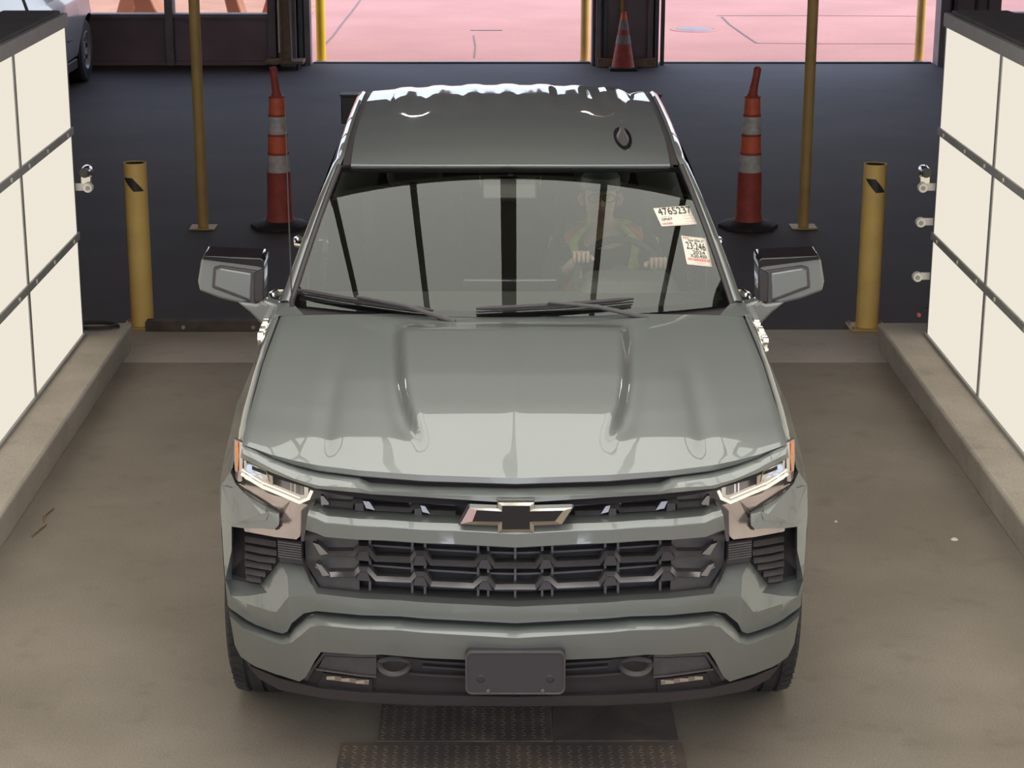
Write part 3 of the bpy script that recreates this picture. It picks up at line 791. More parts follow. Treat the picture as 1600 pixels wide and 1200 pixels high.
def hood():
    nx = 110; ny = 60
    mb = MB(); rows = []
    us = [(-1 + 2*i/nx) for i in range(nx+1)]
    lip = []
    for u in us:
        x = u * .90
        lip.append(x)
    def yc(x): return F(x, 1.10) + 0.045 - 0.0 * abs(x)
    # under tuck, lip bottom, lip crease, surface rows
    ze = ZE
    rows.append([(x, yc(x)+.05, interp(abs(x), ze)-.004) for x in lip])
    rows.append([(x, yc(x)+.004, interp(abs(x), ze)) for x in lip])
    rows.append([(x, yc(x)-.003, min(interp(abs(x), ze)+.006, interp(abs(x), ZF)-.003)) for x in lip])
    for j in range(ny+1):
        t0 = j/ny; r = []
        for u in us:
            x0 = u * .90
            y0 = yc(x0); y = y0 + (YR - y0) * t0
            x = u * hood_w(y)
            t = t0
            z = hood_z(x, t, y)
            if j == 0: z -= 0.002
            if abs(u) > .985: z -= 0.004
            r.append((x, y, z))
        rows.append(r)
    last = rows[-1]
    rows.append([(x, y + .012, z - .02) for x, y, z in last])
    mb.grid(rows)
    e = len(us)
    # side skirts
    for s in (0, e-1):
        a = [r[s] for r in rows[3:]]
        mb.grid([a, [(x, y, z-.03) for x, y, z in a]])
    return obj('hood', mb, M['paint'], TR, ang=32)
hood()
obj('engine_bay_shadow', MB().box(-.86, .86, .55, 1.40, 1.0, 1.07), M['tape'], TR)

# upper bar (body colour) with dark gap above
r0 = [(-0.908,0.003,1.151),(-0.858,0.003,1.141),(-0.808,0.003,1.128),(-0.721,0.003,1.11),(-0.634,0.003,1.103),(-0.55,0.003,1.101),(-0.508,0.003,1.1),(-0.472,0.003,1.086),(-0.3,0.003,1.084),(0,0.003,1.083)]
r1 = [(-0.909,0.03,1.141),(-0.86,0.03,1.13),(-0.804,0.03,1.117),(-0.72,0.03,1.096),(-0.633,0.03,1.087),(-0.548,0.03,1.092),(-0.502,0.03,1.093),(-0.467,0.03,1.085),(-0.299,0.03,1.087),(0,0.03,1.083)]
r2 = [(-0.912,0.026,1.122),(-0.86,0.026,1.113),(-0.796,0.026,1.101),(-0.721,0.026,1.087),(-0.649,0.026,1.076),(-0.549,0.026,1.077),(-0.502,0.026,1.078),(-0.465,0.026,1.076),(-0.299,0.026,1.076),(0,0.026,1.064)]
rows_mesh('upper_grille_bar', [shift(r0, -.06), r0, r1, r2, shift(r2, -.08)], M['paint'], TR, thick=0, bevel=0.002)
gp = [(0, 1.08), (.35, 1.085), (.6, 1.095), (.9, 1.13)]
mb = MB(); rows = []
for i in range(41):
    x = -.88 + 1.76*i/40
    rows.append([(x, F(x, 1.1)+.02, interp(abs(x), gp)-.05), (x, F(x, 1.1)+.10, interp(abs(x), gp)+.02)])
mb.grid(rows); obj('radiator_shroud', mb, M['black'], TR)

# middle body bar
r0 = [(-0.67,0.03,1.007),(-0.64,0.03,1.005),(-0.608,0.03,0.996),(-0.423,0.03,1.001),(-0.19,0.03,0.999),(0,0.03,0.993)]
r1 = [(-0.674,0.054,0.996),(-0.644,0.054,0.992),(-0.612,0.054,0.981),(-0.422,0.054,0.987),(-0.189,0.054,0.985),(0,0.054,0.979)]
r2 = [(-0.682,0.046,0.945),(-0.65,0.046,0.94),(-0.616,0.046,0.93),(-0.422,0.046,0.938),(-0.19,0.046,0.936),(0,0.046,0.93)]
L0 = [(r0[0][0]-.0, -.05, r0[0][2])]; 
rows_mesh('middle_grille_bar', [shift(r0, -.08), r0, r1, r2, shift(r2, -.10)], M['paint'], TR, thick=0.0, bevel=0.004)
# grille black back panel and textured corner plates
gp = [(-0.692,-0.13,0.995),(-0.517,-0.13,1.027),(-0.262,-0.13,1.03),(0,-0.13,1.03),(0,-0.13,0.667),(-0.263,-0.13,0.671),(-0.52,-0.13,0.668),(-0.651,-0.13,0.669),(-0.699,-0.13,0.747),(-0.707,-0.13,0.874)]
poly('grille_backing', gp, M['tape'], TR, thick=0.03)
cp = [(-0.67,-0.07,1.036),(-0.653,-0.07,1.043),(-0.53,-0.07,1.046),(-0.53,-0.07,0.971),(-0.616,-0.07,0.961),(-0.677,-0.07,0.971)]
poly('grille_corner_plate', cp, M['grey_plastic'], TR, thick=0.02)
cp = [(-0.688,-0.075,0.901),(-0.627,-0.075,0.885),(-0.514,-0.075,0.892),(-0.511,-0.075,0.72),(-0.58,-0.075,0.711),(-0.645,-0.075,0.724),(-0.694,-0.075,0.789),(-0.697,-0.075,0.874)]
poly('grille_corner_plate', cp, M['grey_plastic'], TR, thick=0.02)
# lower lip of the opening (black)
r0 = [(-0.698,-0.1,0.801),(-0.678,-0.1,0.756),(-0.645,-0.1,0.721),(-0.432,-0.1,0.729),(-0.22,-0.1,0.727),(0,-0.1,0.725)]
r1 = [(-0.699,-0.012,0.807),(-0.675,-0.012,0.759),(-0.649,-0.012,0.722),(-0.406,-0.012,0.729),(-0.218,-0.012,0.726),(0,-0.012,0.721)]
rows_mesh('grille_lip', [r0, r1], M['grey_plastic'], TR, thick=0.01)
# upper lip shelf under upper opening
r0 = [(-0.667,-0.1,0.986),(-0.619,-0.1,0.973),(-0.43,-0.1,0.979),(-0.192,-0.1,0.978),(0,-0.1,0.974)]
r1 = [(-0.676,-0.032,0.985),(-0.613,-0.032,0.974),(-0.426,-0.032,0.979),(-0.191,-0.032,0.977),(0,-0.032,0.971)]
rows_mesh('grille_shelf', [r0, r1], M['grey_plastic'], TR, thick=0.01)

# wave bars of the lower grille
w1 = [(-0.658,-0.03,0.871),(-0.615,-0.03,0.847),(-0.527,-0.03,0.858),(-0.509,-0.03,0.877),(-0.484,-0.03,0.879),(-0.457,-0.03,0.849),(-0.341,-0.03,0.852),(-0.324,-0.03,0.875),(-0.297,-0.03,0.876),(-0.274,-0.03,0.847),(-0.133,-0.03,0.845),(-0.11,-0.03,0.868),(-0.09,-0.03,0.869),(-0.067,-0.03,0.842),(0,-0.03,0.844)]
w2 = [(-0.654,-0.03,0.805),(-0.613,-0.03,0.779),(-0.527,-0.03,0.791),(-0.51,-0.03,0.81),(-0.482,-0.03,0.812),(-0.453,-0.03,0.783),(-0.341,-0.03,0.786),(-0.325,-0.03,0.806),(-0.297,-0.03,0.808),(-0.273,-0.03,0.777),(-0.137,-0.03,0.774),(-0.11,-0.03,0.798),(-0.09,-0.03,0.798),(-0.065,-0.03,0.772),(0,-0.03,0.774)]
for w_ in (w1, w2):
    bar('wave_bar', w_, 0.013, 0.05, M['gun'], TR, cap=0.012)
    bar('wave_bar', shz(shift(w_, -.01), -.008), 0.010, 0.05, M['black'], TR)
# bright wedge at the outer end of each wave bar
for pts in ([(-0.664,-0.024,0.881),(-0.644,-0.024,0.878),(-0.612,-0.024,0.85),(-0.64,-0.024,0.844)], [(-0.656,-0.024,0.815),(-0.636,-0.024,0.811),(-0.608,-0.024,0.781),(-0.632,-0.024,0.776)], [(-0.636,-0.024,1.038),(-0.627,-0.024,1.039),(-0.608,-0.024,1.019),(-0.61,-0.024,1.013),(-0.634,-0.024,1.01)], [(-0.495,-0.024,1.037),(-0.474,-0.024,1.036),(-0.455,-0.024,1.011),(-0.484,-0.024,1.015)], [(-0.307,-0.024,1.034),(-0.292,-0.024,1.032),(-0.276,-0.024,1.009),(-0.3,-0.024,1.014)]):
    poly('bright_wedge', pts, M['chrome'] if pts[0][0] < -1 else M['gun'], TR, thick=0.02, grid=0)
u1 = [(-0.635,-0.035,1.008),(-0.609,-0.035,1.013),(-0.534,-0.035,1.017),(-0.523,-0.035,1.03),(-0.489,-0.035,1.034),(-0.462,-0.035,1.011),(-0.34,-0.035,1.012),(-0.326,-0.035,1.027),(-0.301,-0.035,1.028),(-0.278,-0.035,1.007),(-0.193,-0.035,1.007)]
bar('wave_bar', u1, 0.012, 0.05, M['gun'], TR, cap=0.012)
# black blocks at the wave crests and vertical ribs
BL = [[(-0.512,-0.036,0.868),(-0.482,-0.036,0.871),(-0.472,-0.036,0.836),(-0.521,-0.036,0.836)], [(-0.325,-0.036,0.866),(-0.295,-0.036,0.868),(-0.285,-0.036,0.833),(-0.333,-0.036,0.832)], [(-0.112,-0.036,0.86),(-0.088,-0.036,0.86),(-0.075,-0.036,0.827),(-0.123,-0.036,0.83)],
      [(-0.512,-0.036,0.801),(-0.483,-0.036,0.804),(-0.47,-0.036,0.771),(-0.521,-0.036,0.771)], [(-0.325,-0.036,0.798),(-0.296,-0.036,0.799),(-0.283,-0.036,0.767),(-0.333,-0.036,0.768)], [(-0.112,-0.036,0.789),(-0.088,-0.036,0.79),(-0.073,-0.036,0.759),(-0.123,-0.036,0.762)],
      [(-0.523,-0.036,1.024),(-0.494,-0.036,1.027),(-0.491,-0.036,0.999),(-0.523,-0.036,1)], [(-0.328,-0.036,1.02),(-0.303,-0.036,1.022),(-0.301,-0.036,0.994),(-0.328,-0.036,0.996)]]
for b_ in BL: poly('grille_block', b_, M['black'], TR, thick=0.05, grid=0, bevel=0.002)
VR = [[(-0.476,-0.075,0.897),(-0.477,-0.075,0.723)], [(-0.336,-0.075,0.898),(-0.337,-0.075,0.722)], [(-0.294,-0.075,0.896),(-0.295,-0.075,0.722)], [(-0.121,-0.075,0.892),(-0.121,-0.075,0.716)], [(-0.088,-0.075,0.89),(-0.088,-0.075,0.715)], [(-0.485,-0.075,1.045),(-0.486,-0.075,0.969)], [(-0.342,-0.075,1.045),(-0.342,-0.075,0.969)], [(-0.296,-0.075,1.045),(-0.296,-0.075,0.97)], [(0,-0.075,0.886),(0,-0.075,0.715)]]
for r in VR:
    a, b = r
    for s in ((1, -1) if abs(a[0]) > .01 else (1,)):
        q0 = P(a); q1 = P(b)
        obj('vertical_rib', MB().prism([(s*a[0]-.004, q0[1], q0[2]), (s*a[0]+.004, q0[1], q0[2]), (s*b[0]+.004, q1[1], q1[2]), (s*b[0]-.004, q1[1], q1[2])], (0, .04, 0)), M['grey_plastic'], TR)
for pth in ([(-0.524,-0.085,0.872),(-0.345,-0.085,0.872),(-0.136,-0.085,0.866),(0,-0.085,0.865)], [(-0.524,-0.085,0.807),(-0.346,-0.085,0.805),(-0.136,-0.085,0.797),(0,-0.085,0.797)], [(-0.492,-0.085,1.029),(-0.345,-0.085,1.026),(-0.194,-0.085,1.018)]):
    bar('thin_slat', pth, 0.006, 0.03, M['grey_plastic'], TR)

# bow tie emblem
EO = 0.0
def emblem():
    out = [(-0.147,0.045,1.066),(-0.057,0.045,1.062),(-0.057,0.045,1.083),(0.058,0.045,1.083),(0.058,0.045,1.062),(0.18,0.045,1.065),(0.146,0.045,1.009),(0.058,0.045,1.005),(0.058,0.045,0.98),(-0.057,0.045,0.98),(-0.057,0.045,1.005),(-0.177,0.045,1.01)]
    inn = [(-0.124,0.056,1.06),(-0.044,0.056,1.056),(-0.044,0.056,1.075),(0.045,0.056,1.075),(0.045,0.056,1.056),(0.151,0.056,1.059),(0.125,0.056,1.023),(0.045,0.056,1.021),(0.045,0.056,0.995),(-0.044,0.056,0.995),(-0.044,0.056,1.021),(-0.138,0.056,1.022)]
    # keep it planar on the grille: average depth per point
    def pl(v, d): return (v[0], 0.052 - d, v[2])
    n = len(out); mb = MB()
    O1 = [pl(v, 0.055) for v in out]; I1 = [pl(v, 0.063) for v in inn]; I0 = [pl(v, 0.059) for v in inn]
    mb.add(O1 + I1 + I0 + [(x, y+.035, z) for x, y, z in O1], [(i, (i+1) % n, n+(i+1) % n, n+i) for i in range(n)] + [(n+i, n+(i+1) % n, 2*n+(i+1) % n, 2*n+i) for i in range(n)] + [(3*n+i, 3*n+(i+1) % n, (i+1) % n, i) for i in range(n)])
    em = obj('bowtie_emblem', mb, M['chrome'], TR, ang=10)
    bk = MB(); bk.add([(x, y-.004, z) for x, y, z in I0], [(0, 1, 10, 11), (1, 2, 3, 4, 7, 8, 9, 10), (4, 5, 6, 7)])
    obj('black_infill', bk, M['gloss'], em)
    oo = []
    cx = sum(v[0] for v in O1)/n; cz = sum(v[2] for v in O1)/n
    base = MB().prism([(cx + (x-cx)*1.035, y+.030, cz -.007 + (z-cz)*1.04) for x, y, z in O1], (0, .02, 0))
    obj('surround', base, M['grey_plastic'], em)
emblem()

# bumper cover -----------------------------------------------------------------
V = [(-0.967,-0.07,0.661),(-0.857,-0.08,0.68),(-0.807,-0.08,0.749),(-0.786,-0.08,0.777),(-0.754,-0.078,0.784),(-0.703,-0.075,0.784),(-0.671,-0.02,0.751),(-0.649,0.01,0.729),(-0.373,0.01,0.735),(0,0.01,0.727),(-0.982,0,0.679),(-0.961,0,0.629),(-0.811,0.012,0.636),(-0.789,0.018,0.642),(-0.745,0.018,0.705),(-0.754,-0.03,0.753),(-0.976,0,0.587),(-0.966,0,0.581),(-0.867,0,0.56),(-0.774,0,0.557),(-0.756,0,0.568),(-0.739,0,0.604),(-0.695,0,0.649),(-0.651,0,0.666),(-0.374,0,0.678),(0,0,0.668),(-0.994,-0.01,0.99),(-0.998,-0.005,0.897),(-0.991,0,0.794),(-0.956,-0.01,1.05),(-0.939,-0.03,1.012),(-0.918,-0.035,0.999),(-0.83,-0.045,0.975),(-0.795,-0.04,0.966),(-0.779,-0.02,0.958),(-0.777,0.008,0.932),(-0.788,0.008,0.919),(-0.86,0,0.9),(-0.953,0,0.872),(-0.954,0,0.792),(-0.976,-0.02,1.018),(-0.929,0.004,0.9),(-0.822,0.008,0.937),(-0.812,0.004,0.968),(-0.826,-0.03,0.68)]
FS = [(10,0,1,44,12,11),(1,2,3,44),(44,3,15,14,13,12),(3,4,15),(4,5,6,7,14,15),(10,11,16),(11,12,18,17,16),(12,13,19,18),(13,14,22,21,20,19),(14,7,23,22),(7,8,24,23),(8,9,25,24),
      (26,40,29,30,31),(26,31,41,27),(31,32,42,41),(32,43,42),(32,33,34,35,43),(35,36,37,38,41,42,43),(41,38,27),(27,38,39,28),(28,39,0,10)]
fmesh('bumper_cover', V, FS, M['paint'], TR, thick=0.05, ang=20, bevel=0.003)
# intake recess with louvres
ip = [(-0.975,-0.11,0.83),(-0.924,-0.11,0.846),(-0.921,-0.11,0.83),(-0.819,-0.11,0.842),(-0.728,-0.11,0.849),(-0.701,-0.11,0.849),(-0.702,-0.11,0.762),(-0.758,-0.11,0.761),(-0.789,-0.11,0.755),(-0.811,-0.11,0.727),(-0.862,-0.11,0.655),(-0.964,-0.11,0.63),(-0.977,-0.11,0.698)]
poly('side_intake', ip, M['black'], TR, thick=0.02)
LV = [[(-0.911,-0.05,0.825),(-0.856,-0.05,0.832),(-0.796,-0.05,0.839)], [(-0.911,-0.05,0.797),(-0.856,-0.05,0.802),(-0.794,-0.05,0.81)], [(-0.912,-0.05,0.769),(-0.857,-0.05,0.774),(-0.798,-0.05,0.784)], [(-0.912,-0.05,0.743),(-0.857,-0.05,0.751),(-0.813,-0.05,0.757)], [(-0.91,-0.05,0.718),(-0.869,-0.05,0.724),(-0.836,-0.05,0.729)], [(-0.908,-0.05,0.697),(-0.879,-0.05,0.7),(-0.853,-0.05,0.705)]]
for l_ in LV: bar('intake_louvre', l_, 0.012, 0.05, M['grey_plastic'], TR, cap=0.02)
for k, (y0) in enumerate(range(7)):
    a = [(-0.787,-0.035,0.857),(-0.705,-0.035,0.861)]
    b = [(p[0], p[1], p[2] - 0.0078*k) for p in a]
    bar('intake_rib', b, 0.005, 0.03, M['grey_plastic'], TR)
poly('intake_rib_plate', [(-0.791,-0.055,0.859),(-0.702,-0.055,0.865),(-0.701,-0.055,0.791),(-0.783,-0.055,0.787)], M['black'], TR, thick=0.02)

# lower painted bumper band
r0 = [(-0.972,0.012,0.573),(-0.923,0.012,0.555),(-0.866,0.012,0.546),(-0.774,0.012,0.543),(-0.749,0.012,0.554),(-0.725,0.012,0.591),(-0.684,0.012,0.634),(-0.648,0.012,0.648),(-0.374,0.012,0.661),(0,0.012,0.65)]
r1 = [(-0.966,0.034,0.574),(-0.92,0.034,0.554),(-0.863,0.034,0.545),(-0.771,0.034,0.541),(-0.742,0.034,0.553),(-0.716,0.034,0.586),(-0.677,0.034,0.629),(-0.642,0.034,0.645),(-0.373,0.034,0.657),(0,0.034,0.647)]
r1b = [(-0.962,0.046,0.577),(-0.918,0.046,0.556),(-0.857,0.046,0.543),(-0.77,0.046,0.538),(-0.736,0.046,0.553),(-0.704,0.046,0.587),(-0.67,0.046,0.625),(-0.637,0.046,0.637),(-0.373,0.046,0.649),(0,0.046,0.636)]
r2 = [(-0.953,0.03,0.464),(-0.932,0.03,0.422),(-0.874,0.03,0.406),(-0.781,0.03,0.402),(-0.719,0.03,0.394),(-0.695,0.03,0.42),(-0.66,0.03,0.495),(-0.639,0.03,0.531),(-0.427,0.03,0.549),(0,0.03,0.543)]
rows_mesh('lower_bumper', [shift(r0, -.06), r0, r1, r1b, r2, shift(r2, -.05)], M['paint'], TR, thick=0.0, ang=34)
poly('bumper_gap', [(-0.984,-0.045,0.576),(-0.872,-0.045,0.567),(-0.779,-0.045,0.56),(-0.743,-0.045,0.607),(-0.655,-0.045,0.662),(-0.376,-0.045,0.677),(0,-0.045,0.669),(0,-0.045,0.612),(-0.377,-0.045,0.625),(-0.656,-0.045,0.611),(-0.725,-0.045,0.56),(-0.772,-0.045,0.512),(-0.875,-0.045,0.504),(-0.983,-0.045,0.514)], M['tape'], TR, thick=0.01)
poly('bumper_filler', [(-0.957,-0.03,0.55),(-0.871,-0.03,0.55),(-0.778,-0.03,0.537),(-0.655,-0.03,0.618),(-0.376,-0.03,0.638),(0,-0.03,0.63),(0,-0.03,0.514),(-0.431,-0.03,0.518),(-0.648,-0.03,0.499),(-0.702,-0.03,0.394),(-0.789,-0.03,0.384),(-0.924,-0.03,0.378)], M['tape'], TR, thick=0.01)

# lower valance, fog lamps, tow hooks
vp = [(-0.924,-0.03,0.372),(-0.79,-0.03,0.37),(-0.727,-0.03,0.362),(-0.702,-0.03,0.391),(-0.648,-0.03,0.504),(-0.457,-0.03,0.525),(-0.159,-0.03,0.519),(0,-0.03,0.516),(0,-0.03,0.331),(-0.222,-0.03,0.325),(-0.437,-0.03,0.317),(-0.597,-0.03,0.312),(-0.795,-0.03,0.301),(-0.879,-0.03,0.321)]
poly('lower_valance', vp, M['black'], TR, thick=0.08, bevel=0.004)
r0 = [(-0.902,0,0.381),(-0.787,0,0.37),(-0.652,0,0.366),(-0.434,0,0.381),(-0.221,0,0.386),(0,0,0.389)]
r1 = [(-0.874,0,0.339),(-0.79,0,0.319),(-0.594,0,0.329),(-0.435,0,0.339),(-0.221,0,0.348),(0,0,0.353)]
rows_mesh('chin_spoiler', [shift(r0, -.03), shift(r0, .0), r1, shift(r1, -.06)], M['black'], TR, thick=0, bevel=0.003)
poly('fog_lamp_panel', [(-0.631,-0.012,0.497),(-0.456,-0.012,0.515),(-0.457,-0.012,0.451),(-0.655,-0.012,0.446)], M['grey_plastic'], TR, thick=0.03, bevel=0.003)
bar('panel_trim', [(-0.7,0,0.391),(-0.674,0,0.442),(-0.632,0,0.51),(-0.455,0,0.528)], 0.010, 0.03, M['grey_plastic'], TR)
bar('panel_trim', [(-0.661,0,0.446),(-0.457,0,0.447)], 0.008, 0.03, M['gun'], TR)
poly('fog_lamp_recess', [(-0.639,-0.016,0.426),(-0.471,-0.016,0.429),(-0.474,-0.016,0.368),(-0.664,-0.016,0.362)], M['tape'], TR, thick=0.03)
for s in (1, -1):
    fg = poly('fog_lamp', [(s*p[0], p[1], p[2]) for p in [(-0.627,-0.008,0.424),(-0.482,-0.008,0.427),(-0.482,-0.008,0.407),(-0.63,-0.008,0.404)]], M['strut'], TR, thick=0.02, mirror=False, bevel=0.002)
    for k in range(3):
        q = [(-0.612,-0.004,0.418),(-0.562,-0.004,0.419),(-0.512,-0.004,0.419)][k]
        p = P(q)
        obj('fog_led', MB().box(s*p[0]-.014, s*p[0]+.014, p[1]-.003, p[1]+.006, p[2]-.006, p[2]+.006), M['chrome'], fg)
poly('centre_opening', [(-0.444,-0.02,0.519),(-0.161,-0.02,0.516),(-0.162,-0.02,0.429),(-0.446,-0.02,0.434)], M['tape'], TR, thick=0.04)
poly('centre_opening', [(-0.161,-0.02,0.516),(0,-0.02,0.514),(0,-0.02,0.424),(-0.162,-0.02,0.429)], M['tape'], TR, thick=0.04)
for pth in ([(-0.314,0,0.52),(-0.157,0,0.514),(0,0,0.514)], [(-0.303,0,0.499),(-0.157,0,0.492),(0,0,0.492)], [(-0.346,0,0.469),(-0.157,0,0.465),(0,0,0.466)]):
    bar('opening_slat', pth, 0.008, 0.03, M['black'], TR)
for s in (1, -1):
    q = P([(-0.396,0,0.496)][0])
    obj('tow_hook', MB().tube([(s*q[0] + .05*cos(a), q[1] - .045*max(0, -sin(a))*1.2 + 0.02, q[2] + .016*sin(a)) for a in [i*2*pi/24 for i in range(24)]], 0.010, 8, closed=True), M['grey_plastic'], TR)
# licence plate bracket
pc = (0, 0.518)
def rrect(x0, x1, z0, z1, r, y, n=5):
    p = []
    for cx, cz, a0 in ((x1-r, z0+r, -pi/2), (x1-r, z1-r, 0), (x0+r, z1-r, pi/2), (x0+r, z0+r, pi)):
        for i in range(n+1):
            a = a0 + pi/2*i/n; p.append((cx + r*cos(a), y, cz + r*sin(a)))
    return p
pb = obj('plate_bracket', MB().prism(rrect(-.162, .162, .440, .596, .022, -.055), (0, .04, 0)), M['black'], TR, bevel=0.004)
obj('plate_rim', MB().tube(rrect(-.158, .158, .446, .590, .02, -.056), 0.0035, 6, closed=True), M['grey_plastic'], pb)
for x in (-.112, .112):
    obj('screw_hole', MB().lathe([(0.0, -.0575), (.010, -.0575), (.014, -.055)], (x, 0, .497), 16, 'y'), M['tape'], pb)
for x in (-.088, .088):
    obj('screw', MB().lathe([(0.0, -.060), (.007, -.059), (.008, -.055)], (x, 0, .456), 12, 'y'), M['gun'], pb)

# head lamps ---------------------------------------------------------------------
def sided(fn, *a):
    for s in (1, -1): fn(s, *a)
def spoly(s, name, pts, m, parent, **k):
    return poly(name, [(s*p[0], p[1], p[2]) for p in pts], m, parent, mirror=False, **k)
def headlamp(s):
    hl = spoly(s, 'headlamp', [(-0.928,-0.075,1.093),(-0.807,-0.075,1.074),(-0.697,-0.075,1.057),(-0.66,-0.075,1.043),(-0.662,-0.075,0.998),(-0.684,-0.075,0.983),(-0.807,-0.075,0.998),(-0.931,-0.075,0.996)], M['grey_plastic'], TR, thick=0.05)
    # glowing lower strips (two parallel light guides) and end hook
    for off, dz in ((-0.012, 0.0), (-0.02, 0.011)):
        pts = [(-0.912,-0.012,1.058),(-0.874,-0.012,1.047),(-0.837,-0.012,1.036),(-0.769,-0.012,1.025),(-0.707,-0.012,1.011),(-0.676,-0.012,1.028),(-0.665,-0.012,1.054)]
        q = [P((p[0], off, p[2] + dz)) for p in pts]
        if dz: q = q[:-2]
        obj('daytime_light_guide', MB().tube([(s*x, y, z) for x, y, z in q], 0.0055 if not dz else 0.0028, 8), M['led'], hl)
    spoly(s, 'lamp_ledge', [(-0.915,-0.035,1.051),(-0.877,-0.035,1.041),(-0.84,-0.035,1.03),(-0.771,-0.035,1.019),(-0.709,-0.035,1.007),(-0.683,-0.035,1.024),(-0.709,-0.035,1.021),(-0.771,-0.035,1.034),(-0.84,-0.035,1.046),(-0.877,-0.035,1.056),(-0.915,-0.035,1.064)], M['led_soft'], hl, thick=0.02)
    spoly(s, 'divider', [(-0.818,-0.03,1.075),(-0.802,-0.03,1.073),(-0.8,-0.03,1.029),(-0.83,-0.03,1.038)], M['strut'], hl, thick=0.03)
    spoly(s, 'reflector_bowl', [(-0.799,-0.06,1.066),(-0.698,-0.06,1.053),(-0.698,-0.06,1.015),(-0.796,-0.06,1.026)], M['gun'], hl, thick=0.01)
    spoly(s, 'end_reflector', [(-0.694,-0.04,1.058),(-0.681,-0.04,1.056),(-0.681,-0.04,1.02),(-0.694,-0.04,1.018)], M['led_soft'], hl, thick=0.02)
    for px in (0, 1):
        pts = ([(-0.739,-0.045,1.062),(-0.739,-0.045,1.027)], [(-0.726,-0.045,1.06),(-0.726,-0.045,1.028)])[px]
        obj('reflector_fin', MB().tube([(s*P(p)[0], P(p)[1], P(p)[2]) for p in pts], 0.0022, 6), M['chrome'], hl)
    c = P([(-0.867,-0.05,1.066)][0])
    for dx, dz, r in ((-.017, .010, .012), (.012, .004, .012), (-.010, -.018, .012), (.018, -.024, .011)):
        obj('projector', MB().lathe([(0.0, -.014), (r*.6, -.011), (r, -.002), (r*1.15, .004)], (s*(c[0] - 0) + s*dx, c[1], c[2] + dz), 14, 'y'), M['beam'], hl)
    bz = [(-0.895,-0.03,1.096),(-0.823,-0.03,1.084),(-0.816,-0.03,1.053),(-0.834,-0.03,1.035),(-0.9,-0.03,1.046)]
    ring = [P(p) for p in bz]
    obj('projector_bezel', MB().tube([(s*x, y, z) for x, y, z in ring], 0.004, 6, closed=True), M['chrome'], hl)
    spoly(s, 'bezel_fill', [(-0.912,-0.066,1.084),(-0.822,-0.066,1.071),(-0.818,-0.066,1.037),(-0.839,-0.066,1.02),(-0.909,-0.066,1.027)], M['led_soft'], hl, thick=0.01)  # lit lamp housing; its glow is emitted by the material
    # amber side reflector
    am = spoly(s, 'side_lamp', [(-0.945,-0.035,1.153),(-0.913,-0.035,1.15),(-0.915,-0.035,1.027),(-0.927,-0.035,1.021),(-0.94,-0.035,1.027),(-0.945,-0.035,1.083)], M['strut'], TR, thick=0.02)
    spoly(s, 'amber_reflector', [(-0.938,-0.02,1.149),(-0.928,-0.02,1.148),(-0.925,-0.02,1.11),(-0.93,-0.02,1.055),(-0.935,-0.02,1.06),(-0.938,-0.02,1.106)], M['amber'], am, thick=0.015)
    spoly(s, 'side_light_guide', [(-0.923,-0.018,1.152),(-0.911,-0.018,1.152),(-0.913,-0.018,1.058),(-0.923,-0.018,1.062)], M['led_soft'], am, thick=0.012)
    # clear lens
    spoly(s, 'lens', [(-0.917,0.002,1.115),(-0.863,0.002,1.105),(-0.798,0.002,1.094),(-0.723,0.002,1.079),(-0.655,0.002,1.066),(-0.66,0.002,1.023),(-0.677,0.002,1.012),(-0.734,0.002,1.019),(-0.798,0.002,1.025),(-0.858,0.002,1.029),(-0.915,0.002,1.032)], M['lens'], hl, thick=0.0)
    # satin strut running down from the lamp
    spoly(s, 'lamp_strut', [(-0.93,-0.038,1.015),(-0.863,-0.038,1.015),(-0.803,-0.038,1.011),(-0.738,-0.038,1.006),(-0.681,-0.038,0.999),(-0.705,-0.038,0.975),(-0.709,-0.038,0.889),(-0.722,-0.038,0.876),(-0.81,-0.038,0.87),(-0.909,-0.038,0.86),(-0.911,-0.038,0.872),(-0.865,-0.038,0.883),(-0.793,-0.038,0.898),(-0.78,-0.038,0.911),(-0.779,-0.038,0.954),(-0.794,-0.038,0.968),(-0.829,-0.038,0.982),(-0.901,-0.038,1.004)], M['strut'], TR, thick=0.04, bevel=0.003)
    bar('strut_seam', [(-0.929,-0.03,1.009),(-0.9,-0.03,1.003),(-0.828,-0.03,0.98),(-0.789,-0.03,0.966),(-0.778,-0.03,0.953),(-0.779,-0.03,0.914),(-0.793,-0.03,0.898)], 0.004, 0.02, M['tape'], TR, sides=(s,))
    spoly(s, 'grille_end_cap', [(-0.701,-0.02,0.98),(-0.677,-0.02,1.003),(-0.655,-0.02,1.017),(-0.666,-0.02,0.993),(-0.679,-0.02,0.969),(-0.689,-0.02,0.916),(-0.694,-0.02,0.881),(-0.705,-0.02,0.881)], M['grey_plastic'], TR, thick=0.04)
sided(headlamp)

